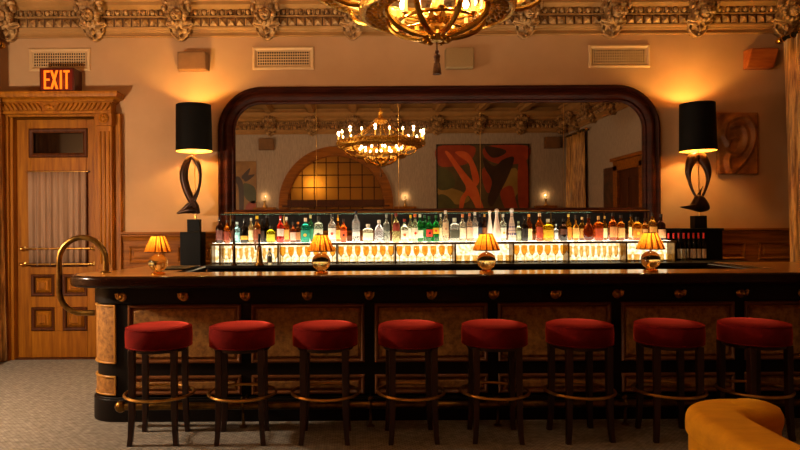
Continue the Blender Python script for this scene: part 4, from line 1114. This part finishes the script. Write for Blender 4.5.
# x px, width px, top px, row, kind, glass, label, cap, description, extras
BT = [
 (219.5,8,217,0,'round','#3a1206','#6a3a34','#1a0d08','dark rum bottle with dusky label, first at the left end of the shelf',{}),
 (227,7,220,0,'round','#c85a10','#7a2c14','#2a1208','amber whiskey bottle second from the left end of the shelf',{}),
 (232.5,7,219,1,'slim','#3a1408','#5a2a18','#1c0e08','dark brown bottle behind the pale blue gin',{}),
 (237,7,222,0,'slim','#a8dce8','#8fd0dc','#d8e8e8','pale blue gin bottle near the left end',{'mark':'#e8f0e8'}),
 (244.5,8.5,219,0,'round','#0e0806','#c8942e','#0c0806','black bottle with low gold label, left part of the shelf',{'lz':(.14,.30)}),
 (251,6,218,0,'slim','#d8c890','#e8d8a8','#e8e0cc','slender cream labelled bottle right of the black bottle',{}),
 (257,8,216,0,'round','#a04c10','#7c3a18','#e0b820','amber bottle with a bright yellow cap',{}),
 (262.5,6,219,1,'slim','#140a06','#2a1a10','#0c0806','thin black bottle behind the yellow-green one',{}),
 (267,6,215,1,'slim','#0e0c08',None,'#100c08','tall black-necked bottle behind the yellow-green one',{}),
 (271,9,226,0,'squat','#c8c020','#b8b028','#1c1c10','low yellow-green liqueur bottle on the left half of the shelf',{}),
 (280.5,8,216,0,'round','#e02810','#c8bcae','#8c1208','bright red aperitif bottle with pale label',{'lz':(.25,.52)}),
 (286.5,6.5,217,1,'round','#e86a14','#e8a050','#e8d8c8','orange bottle behind the bright red one',{}),
 (293,6.5,222,0,'round','#7c2c0c','#d8a898','#180c06','small brown bottle with pinkish label',{}),
 (298,6,222,1,'slim','#6a2c0c','#a06a3c','#e87a20','brown bottle with orange capsule behind the small brown one',{}),
 (305.5,9.5,218,0,'square','#1cb89c','#0e8c74','#e8d0b8','teal green gin bottle above the second table lamp',{'mark':'#c8a040'}),
 (310.5,6.5,215,1,'round','#48a070','#2c7c58','#c8b878','green bottle peeking out behind the teal gin',{}),
 (318.5,9.5,216,0,'square','#e0ecd8','#dfe4cc','#201810','clear square shouldered bottle with round dark mark above the second lamp',{'mark':'#3c4438'}),
 (332,8.5,214,0,'round','#ece8e0','#efe6dc','#241c18','clear bottle with white label and dark cap right of the second lamp',{'mark':'#c85040'}),
 (338,5,218,1,'slim','#e0902c','#e8b050','#e8a030','amber bottle half hidden behind the white labelled bottle',{}),
 (343.5,7.5,219,0,'round','#e8581c','#e86030','#2c1408','small orange bottle between clear bottles left of centre',{'mark':'#3c1810'}),
 (356,8.5,211,0,'slim','#f0f0f0','#eeeae6','#242430','tall frosted vodka bottle with a dark stopper',{'lz':(.2,.34)}),
 (368,11,224,0,'squat','#f0ead0','#efe6c4','#e8e0cc','short wide cream labelled square bottle',{}),
 (379,10,220,0,'bell','#eaeaf0',None,'#f0e8dc','clear bell shaped bottle with white cap',{}),
 (386.5,7.5,214,0,'round','#d8dcd0','#5c625c','#9aa09c','clear bottle with dark grey upper label',{'lz':(.42,.66)}),
 (396,8.5,213,0,'round','#ecdca0','#8c2c14','#7c2410','bottle with a dark red wrapper on its upper half',{'lz':(.38,.68)}),
 (404.5,8.5,219,0,'round','#e4ecd8','#ece0c8','#9c2c1c','clear bottle with white label and red cap left of the green bottles',{'mark':'#c86a3c'}),
 (410.5,6,215,1,'slim','#e8ecc8','#ece8d0','#e8c020','clear bottle with yellow cap left of the green bottles',{}),
 (415,7.5,214,0,'slim','#dce8c8','#e8dcc4','#e86820','clear bottle with orange cap and red emblem',{'mark':'#c83c1c'}),
 (420,7.5,214,0,'round','#1ea44c','#d8ecd0','#e0e8d0','bright green bottle with white label, leftmost of the greens',{'lz':(.15,.42)}),
 (424.5,6,215,1,'slim','#147c34','#1c6c34','#14502c','plain green bottle tucked behind the other greens',{}),
 (429.2,7.5,216,0,'round','#128c38','#c83020','#0c5c28','green bottle with a red label, middle of the greens',{'lz':(.2,.48),'mark':'#180c08'}),
 (436,7.5,215,0,'round','#108838','#d8b020','#0c5c28','green bottle with a yellow label, rightmost of the greens',{'lz':(.3,.52),'mark':'#c82c18'}),
 (440.7,5,214,1,'slim','#e8ecc0','#e8dca8','#e8e4d8','clear narrow bottle just right of the green bottles',{}),
 (445.5,7,210.5,0,'slim','#eee0c8','#d8b890','#f0e8e0','tall pale bottle with tan label, tallest near the greens',{'lz':(.2,.62),'mark':'#a8785c'}),
 (454.5,10,218,0,'squat','#dce0d8','#4c4c3c','#d8dcc8','clear square bottle with a dark label left of the third lamp',{'lz':(.16,.5)}),
 (462.5,7.5,214,0,'round','#ece4cc','#f0e4c4','#e88c4c','clear bottle with cream label and peach cap',{}),
 (469.5,6.5,213,0,'slim','#f0ccac','#eec4a4','#e07c44','pale pink bottle with orange cap left of the third lamp',{}),
 (475,6.5,212,0,'slim','#ece4dc','#eee8dc','#e4d8d4','clear bottle with white label just left of the third lamp',{}),
 (480,5,214,1,'slim','#18243c','#202c40','#141c30','thin dark blue bottle behind the third lamp',{}),
 (484.5,5,214,1,'slim','#5c2c0c','#7c4414','#c89040','thin brown bottle behind the third lamp shade',{}),
 (489.8,7,209.5,1,'decanter','=#efe4d8',None,'#f0e4d8','slender white decanter with ball stopper behind the third lamp',{}),
 (496.8,9,208.5,0,'decanter','=#f2dccb',None,'#f0e0d4','blush white tall decanter with ball stopper',{}),
 (503,7,214,0,'slim','#ecf0e0','#ecf0e0','#ece8e0','clear bottle between the two tall decanters',{'mark':'#e8b020'}),
 (511.8,9,208,0,'decanter','=#dcc4b4',None,'#e8e4e4','patterned white decanter with blue band and ball stopper',{'pat':1}),
 (518.5,6,221,0,'slim','#b8c0a0','#98a080','#889070','small greenish bottle right of the patterned decanter',{}),
 (524.5,8,216,0,'round','#1c1410','#181008','#14100c','black wine-like bottle right of the patterned decanter',{}),
 (529,6.5,214,1,'slim','#a04410','#eccc90','#e8a840','amber bottle with cream label and gold capsule behind the black one',{'lz':(.05,.45)}),
 (539.5,8,213,0,'round','#c05418','#a83814','#e8c8a0','tall amber-red bottle right of centre on the shelf',{}),
 (547.8,11,219,0,'square','#f0c020','#d8a81c','#e8e0c0','wide golden yellow square bottle',{'lz':(.15,.5)}),
 (553.5,6,219,1,'slim','#58401c','#684c28','#141008','dark capped bottle behind the golden square one',{}),
 (556,4.5,224,0,'slim','#d8dce0','#dcdcdc','#c8ccd0','tiny silver bottle right of the golden square one',{}),
 (563.5,8.5,219,0,'round','#2c1408','#4c2410','#14100c','dark bottle with orange glow at its base, right of the silver one',{'lz':(.3,.55)}),
 (568.5,6,214,1,'slim','#e08818','#d88018','#f0d060','amber bottle with pale gold cap right of the dark bottle',{}),
 (575.8,8,215,0,'orb','#e8a83c','#e8b060','#30241c','round ringed golden flask bottle',{}),
 (582,6,217,1,'slim','#8c5014','#b07c30','#d8b880','brown bottle behind the ringed golden flask',{}),
 (588.5,11,214,0,'orb','#8c2c08',None,'#2c1808','wide round deep amber cognac bottle',{'mark':None}),
 (598.5,9,216,0,'square','#c84c10','#a83c10','#c89858','red-amber cut glass bottle right of the round cognac',{}),
 (604.7,5,216,1,'slim','#a05818','#ece0a0','#c89848','cream labelled bottle tucked behind the red-amber one',{}),
 (612.8,9,213,0,'round','#b04410','#d08c50','#181008','tall amber bottle with tan label right part of the shelf',{}),
 (620.8,8,215,0,'round','#a84c14','#e0a860','#302010','amber bottle with light tan label right of the tall amber',{}),
 (631,6.5,214,1,'slim','#b86c20','#f0dc9c','#14100c','cream labelled bottle behind the golden emblem bottle',{}),
 (637,9.5,217,0,'squat','#c86414','#c87c1c','#181008','stout amber bottle with a gold emblem left of the right lamp',{'mark':'#f0c040'}),
 (645,8,218,1,'round','#a84c10','#c88c48','#201408','amber bottle partly hidden by the rightmost table lamp shade',{}),
 (652.5,9,213,0,'round','#b0601c','#c88838','#241810','amber bottle directly behind the rightmost table lamp',{}),
 (661,9,214,0,'round','#401408','#d8a070','#181008','dark bottle with cream label, last at the right end of the shelf',{'lz':(.1,.42)}),
]
for i, (x, wpx, tp, row, kd, gc, lc, cc, lab, kw) in enumerate(BT):
    Y = 6.49 if row == 0 else 6.63
    Yref = Y
    X = (x-354)*Yref/650
    yc = tp+.0063*(x-354)
    ztop = 1.43+(226-yc)*Yref/650
    pat = kw.pop('pat', None)
    b = bottle(X, Y, 1.267, wpx*Yref/650*(.93), ztop-1.267, kd, gc, lc, cc, lab, rot=random.Random(i).uniform(-.12,.12), **kw)
    if pat:
        m = MB(); r = .0415; h = ztop-1.267
        for j, (zz, rr) in enumerate(((.06,.98),(.13,.96),(.33,.85),(.52,.66),(.74,.40))): m.circ((0,0,zz*h), r*rr, .0022, 24, 6)
        for k in range(5):
            a = pi*1.15+pi*.7*k/4
            m.ell((r*.9*cos(a), r*.9*sin(a), .22*h), (.008,.008,.012), 8, 6); m.ell((r*.72*cos(a), r*.72*sin(a), .43*h), (.006,.006,.012), 8, 6)
        m.build('blue_pattern', solidm('#1c2c6c'), b)
# wine bottles at the right
for k in range(8):
    x = 668.5+5.0*k; Y = 6.59
    t = bottle((x-354)*Y/650, Y, 1.06, .046, .278, 'wine', '#120806', '#e8c8a0' if k in (2,3,5,6,7) else '#3c140c', '#f02a1c',
        ['red capped wine bottle at the left of the row by the back bar end','second red capped wine bottle from the left','third red capped wine bottle, behind the two small glasses','fourth red capped wine bottle, behind the right small glass',
         'fifth red capped wine bottle, its label dark','sixth red capped wine bottle with a cream label','seventh red capped wine bottle with a cream label','rightmost red capped wine bottle with a cream label'][k], lz=(.08,.42))
    t['group'] = 'red capped wine bottles'; t['category'] = 'wine bottle'
for k, x in enumerate((683.5, 689.5)):
    o = tag(MB().lathe([(.02,0),(.024,.13),(.022,.13),(.018,.01),(.0005,.01)], (0,0,0), 16).build('highball_glass', M_['clear'], None, ((x-354)*6.24/650, 6.24, 1.06)),
            ['left of two clear glasses in front of the wine bottles','right of two clear glasses in front of the wine bottles'][k], 'glass', 'two glasses by the wine bottles')
# draft taps and small bottle at the left of the back bar
def tap(x, y, h, label, two):
    t = thing('draft_tap', label, 'draft tap', (x, y, 1.06), 0, 'draft taps on the back bar')
    m = MB(); m.lathe([(.05,0),(.05,.008),(.036,.02),(.026,.09),(.022,h*.55),(.02,h*.62),(.001,h*.63)] if two else [(.028,0),(.028,.008),(.016,.02),(.013,h*.7),(.015,h*.75),(.001,h*.76)], (0,0,0), 18); m.build('column', M_['brass_aged'] if two else M_['bronze'], t)
    m = MB(); m.tube([(0,-.01,h*.55),(0,-.07,h*.55),(0,-.085,h*.45)], .009, seg=8)
    if two: m.tube([(-.03,-.03,h*.5),(-.035,-.05,h*.72)], .008, seg=8)
    m.build('spout', M_['brass'], t)
    m = MB(); m.tube([(0,-.01,h*.6),(0,-.015,h*.8),(0,-.005,h)], [.008,.012,.015], seg=10); m.build('tap_handle', M_['bar_black'] if two else M_['bronze'], t)
tap((233.5-354)*6.2/650, 6.22, .35, 'thin dark draft tap near the left end of the lit panels', False)
tap((259-354)*6.2/650, 6.22, .30, 'dark metal draft tap with flared column left of the second lit bay', True)
b = bottle((269.5-354)*6.25/650, 6.25, 1.06, .05, .16, 'round', '#f0e8d0', '#3c3428', '#18120c', 'small bitters bottle with dark label standing before the lit panel', lz=(.15,.55))
# dark bar mat on the left wing of the top
tag(MB().box(-.12,.12,-.20,.20,0,.012).build('bar_mat', M_['black'], None, (-1.48, 5.48, 1.081), -.04, bevel=.004), 'black bar mat on the left wing of the bar top', 'bar mat')

# ------------------------------------------------------------------ chandelier
ch = thing('chandelier', 'large gilt ring chandelier of candle bulbs hanging in front of the mirror', 'chandelier', (.447, 3.46, 0))
def band(m, prof, seg=72):
    n_ = len(prof); V = []; F = []
    for r, z in prof:
        for k in range(seg): a = 2*pi*k/seg; V.append((r*cos(a), r*sin(a), z))
    for i in range(n_):
        j = (i+1) % n_
        for k in range(seg): k2 = (k+1) % seg; F.append((i*seg+k, i*seg+k2, j*seg+k2, j*seg+k))
    m.add(V, F)
m = MB(); band(m, [(.72,2.745),(.725,2.76),(.715,2.80),(.70,2.815),(.69,2.80),(.695,2.76),(.70,2.745)]); m.circ((0,0,2.745), .71, .012, 72, 8); m.circ((0,0,2.815), .705, .01, 72, 8)
band(m, [(.69,2.74),(.69,2.75),(.585,2.715),(.585,2.705)]); m.circ((0,0,2.71), .585, .011, 64, 8)
for k in range(60):
    a = 2*pi*k/60
    m.ell((.725*cos(a), .725*sin(a), 2.78), (.014,.026,.026), 8, 5, Matrix.Rotation(a, 4, 'Z'))
    for rr, zz in ((.665,2.73),(.625,2.715)):
        m.ell((rr*cos(a+.05*(rr>.64)), rr*sin(a+.05*(rr>.64)), zz), (.022,.014,.012), 7, 5, Matrix.Rotation(a+.5, 4, 'Z'))
orng = m.build('outer_ring', M_['gold'], ch)
m = MB(); band(m, [(.40,2.555),(.41,2.575),(.40,2.60),(.385,2.60),(.385,2.56)]); m.circ((0,0,2.56), .395, .013, 64, 8)
band(m, [(.385,2.565),(.385,2.575),(.28,2.59),(.28,2.58)]); m.circ((0,0,2.582), .275, .013, 56, 8)
for k in range(44):
    a = 2*pi*k/44
    m.ell((.405*cos(a), .405*sin(a), 2.585), (.012,.022,.022), 7, 5, Matrix.Rotation(a, 4, 'Z'))
    for rr, zz in ((.36,2.562),(.33,2.568),(.30,2.574)):
        m.ell((rr*cos(a+.07*(rr<.32)), rr*sin(a+.07*(rr<.32)), zz), (.02,.011,.011), 7, 5, Matrix.Rotation(a+.7*(1 if rr > .32 else -1), 4, 'Z'))
irng = m.build('inner_ring', M_['gold'], ch)
# arms: bottom cage, links between the rings, and chains to the crown
for k in range(8):
    a = 2*pi*k/8+.30; c_, s_ = cos(a), sin(a)
    pts = smooth_path([(c_*r, s_*r, z) for r, z in ((.275,2.585),(.27,2.53),(.22,2.48),(.13,2.445),(.055,2.44),(.03,2.48),(.045,2.53),(.08,2.53))], 5)
    MB().tube(pts, .017, seg=8).build('cage_arm', M_['gold_smooth'], ch)
for k in range(8):
    a = 2*pi*k/8+.1; c_, s_ = cos(a), sin(a)
    pts = smooth_path([(c_*r, s_*r, z) for r, z in ((.60,2.71),(.56,2.64),(.48,2.60),(.40,2.59))], 5)
    MB().tube(pts, .013, seg=8).build('ring_bracket', M_['gold_smooth'], ch)
for k in range(10):
    a = 2*pi*k/10; c_, s_ = cos(a), sin(a)
    pts = smooth_path([(c_*r, s_*r, z) for r, z in ((.70,2.81),(.52,2.87),(.30,2.98),(.11,3.14))], 5)
    MB().tube(pts, .006, seg=6).build('suspension_arm', M_['gold_smooth'], ch)
m = MB(); m.lathe([(.001,3.10),(.05,3.11),(.105,3.14),(.115,3.16),(.10,3.18),(.05,3.20),(.03,3.26),(.045,3.30),(.02,3.34),(.001,3.35)], (0,0,0), 28); m.build('crown', M_['gold'], ch)
m = MB()
for k in range(16):
    z = 3.355+.042*k
    if z > 4.0: break
    m.circ((0,0,z+.02), .016, .004, 12, 6, axis='z') if False else m.tube([(.014*cos(t_)*(1 if k%2 else 0), .014*cos(t_)*(0 if k%2 else 1), z+.02+.026*sin(t_)) for t_ in [2*pi*j/12 for j in range(12)]], .0035, True, 6)
m.build('chain', M_['gold_smooth'], ch)
m = MB(); m.lathe([(.001,3.98),(.03,3.99),(.08,4.02),(.09,4.05),(0,4.05)], (0,0,0), 24); m.build('ceiling_rose', M_['gold'], ch)
m = MB(); m.tube([(0,0,2.47),(0,0,3.12)], .011, seg=10); m.lathe([(.001,2.405),(.03,2.41),(.055,2.44),(.05,2.46),(.06,2.475),(.035,2.51),(.02,2.55),(.035,2.59),(.02,2.64),(.012,2.68)], (0,0,0), 24); m.build('centre_stem', M_['gold'], ch)
for k in range(6):
    a = 2*pi*k/6; MB().ell((.06*cos(a), .06*sin(a), 2.42), (.02,.02,.018), 10, 6).build('drop_knob', M_['gold_smooth'], ch)
# tassel
m = MB(); m.tube([(0,0,2.41),(0,0,2.36)], .005, seg=8); m.ell((0,0,2.355), .012, 10, 6); m.ell((0,0,2.33), .019, 12, 8)
m.lathe([(.012,2.325),(.017,2.31),(.012,2.295),(.016,2.29),(.021,2.245),(.024,2.235),(.0,2.235)], (0,0,0), 20)
for k in range(12): a = 2*pi*k/12; m.tube([(.014*cos(a),.014*sin(a),2.295),(.021*cos(a),.021*sin(a),2.24)], .003, seg=5)
m.build('tassel', mat('tassel_silk', '#5a3414', '#8a5a24', scale=40, rough=.6), ch)
# candles: sleeve + cup + bulb share meshes
cm = MB(); cm.lathe([(.014,-.012),(.022,0),(.022,.006),(.013,.01)], (0,0,0), 12); cup = cm.mesh('candle_cup', M_['gold_smooth'])
cm = MB(); cm.lathe([(.0095,.006),(.0095,.085),(.006,.092),(0,.092)], (0,0,0), 10); slv = cm.mesh('candle_sleeve', M_['candle'])
cm = MB(); cm.lathe([(.001,.09),(.010,.095),(.017,.108),(.016,.122),(.008,.138),(.001,.146)], (0,0,0), 12); blb = cm.mesh('candle_bulb', M_['bulb'])
def candle(r, a, z):
    e = bpy.data.objects.new('candle_arm', cup); COL.objects.link(e); e.parent = ch; e.location = (r*cos(a), r*sin(a), z)
    for nm, me in (('candle_sleeve', slv), ('candle_bulb', blb)):
        o = bpy.data.objects.new(nm, me); COL.objects.link(o); o.parent = e
for k in range(20): candle(.705, 2*pi*(k+.5)/20, 2.825)
for k in range(10): candle(.345, 2*pi*(k+.25)/10, 2.59)
for k in range(6): candle(.20, 2*pi*(k+.5)/6, 2.525)
m = MB(); m.circ((0,0,2.515), .20, .010, 48, 8)
for k in range(6): a = 2*pi*(k+.5)/6; m.tube([(.01*cos(a),.01*sin(a),2.52),(.2*cos(a),.2*sin(a),2.515)], .007, seg=6)
m.build('lower_hoop', M_['gold_smooth'], ch)
for k in range(8): candle(.50, 2*pi*(k)/8+.1, 2.70)
for k in (0,2,5,7,10,12,15,17):
    a = 2*pi*(k+.5)/20; plight('chandelier_light', (.705*cos(a),.705*sin(a),2.985), (1,.66,.37), P_CHAND/8, .014, ch)
for k in (1,3,6,8):
    a = 2*pi*(k+.25)/10; plight('chandelier_light', (.345*cos(a),.345*sin(a),2.755), (1,.66,.37), P_CHAND*.035, .012, ch)

# ------------------------------------------------------------------ floor lamp at the left that throws the raking light
fl = thing('floor_lamp', 'brass floor lamp with a glowing glass ball, just left of the picture', 'floor lamp', (-3.45, 4.28, 0))
MB().lathe([(.16,0),(.16,.015),(.03,.03),(.02,.05)], (0,0,0), 32).build('base', M_['brass_aged'], fl)
MB().tube([(0,0,.03),(0,0,1.62)], .012, seg=12).build('pole', M_['brass_aged'], fl)
MB().ell((0,0,1.70), .085, 24, 14).build('globe', emis('globe_glow', KEY, P_KEY), fl)

# ------------------------------------------------------------------ mustard tub armchair
ac = thing('armchair', 'mustard yellow velvet tub armchair in the right foreground', 'armchair', (1.595, 2.15, 0))
path = [(-.09,.31),(-.18,.315),(-.25,.27),(-.285,.17),(-.295,.0),(-.295,-.16),(-.26,-.29),(-.18,-.36),(-.05,-.38),(.12,-.38)]
P = smooth_path([(x, y, 0) for x, y in path], 6)
def shell(z0, z1, th, name, rr):
    # rounded-rect section swept along the U
    sec = []
    hw = th/2
    for cx_, cz_, a0 in ((hw-rr, z1-rr, 0), (-hw+rr, z1-rr, pi/2), (-hw+.01, z0+.01, pi), (hw-.01, z0+.01, 1.5*pi)):
        q = rr if cz_ > (z0+z1)/2 else .01
        for k in range(7): a = a0+pi/2*k/6; sec.append((cx_+q*cos(a), cz_+q*sin(a)))
    V = []; F = []; ns = len(sec); nP = len(P)
    for i, p in enumerate(P):
        a = P[max(i-1, 0)]; b = P[min(i+1, nP-1)]; T_ = (b-a).normalized(); N_ = Vector((T_.y, -T_.x, 0))
        for s_, z in sec: V.append(p+N_*s_+Vector((0,0,z)))
    for i in range(nP-1):
        for k in range(ns): k2 = (k+1) % ns; F.append((i*ns+k, i*ns+k2, (i+1)*ns+k2, (i+1)*ns+k))
    F.append(tuple(range(ns))); F.append(tuple((nP-1)*ns+k for k in range(ns)))
    m = MB(); m.add(V, F); return m.build(name, M_['mustard'], ac, sharp=70, bevel=.03 if False else 0)
shell(.13, .70, .185, 'outer_shell', .02); shell(.655, .748, .205, 'top_roll', .045)
MB().tube([p+Vector((0,0,.69)) for p in [q+Vector(((P[min(i+1,len(P)-1)]-P[max(i-1,0)]).normalized().y*s_, -(P[min(i+1,len(P)-1)]-P[max(i-1,0)]).normalized().x*s_, 0)) for s_ in (-.1,) for i, q in enumerate(P)]], .006, seg=6).build('piping', M_['mustard'], ac)
# rounded ends of the arms
for i, nm in ((0,'arm_end'),(-1,'arm_end')):
    p = P[i]; MB().lathe([(.0,.13),(.091,.13),(.092,.66),(.1,.69),(.1,.715),(.088,.74),(.06,.753),(.0,.755)], (p.x,p.y,0), 24).build(nm, M_['mustard'], ac, sharp=70)
m = MB(); m.prism([(-.25,-.29),(.30,-.30),(.32,.22),(.1,.24),(-.2,.23)], .30, .44, 'z'); m.build('seat_cushion', M_['mustard'], ac, bevel=.04, seg=4)
for x, y in ((-.26,.16),(-.26,-.2),(.3,-.34),(.1,.26)):
    MB().tube([(x,y,.0),(x,y,.14)], [.016,.024], seg=10).build('leg', M_['stool_wood'], ac)
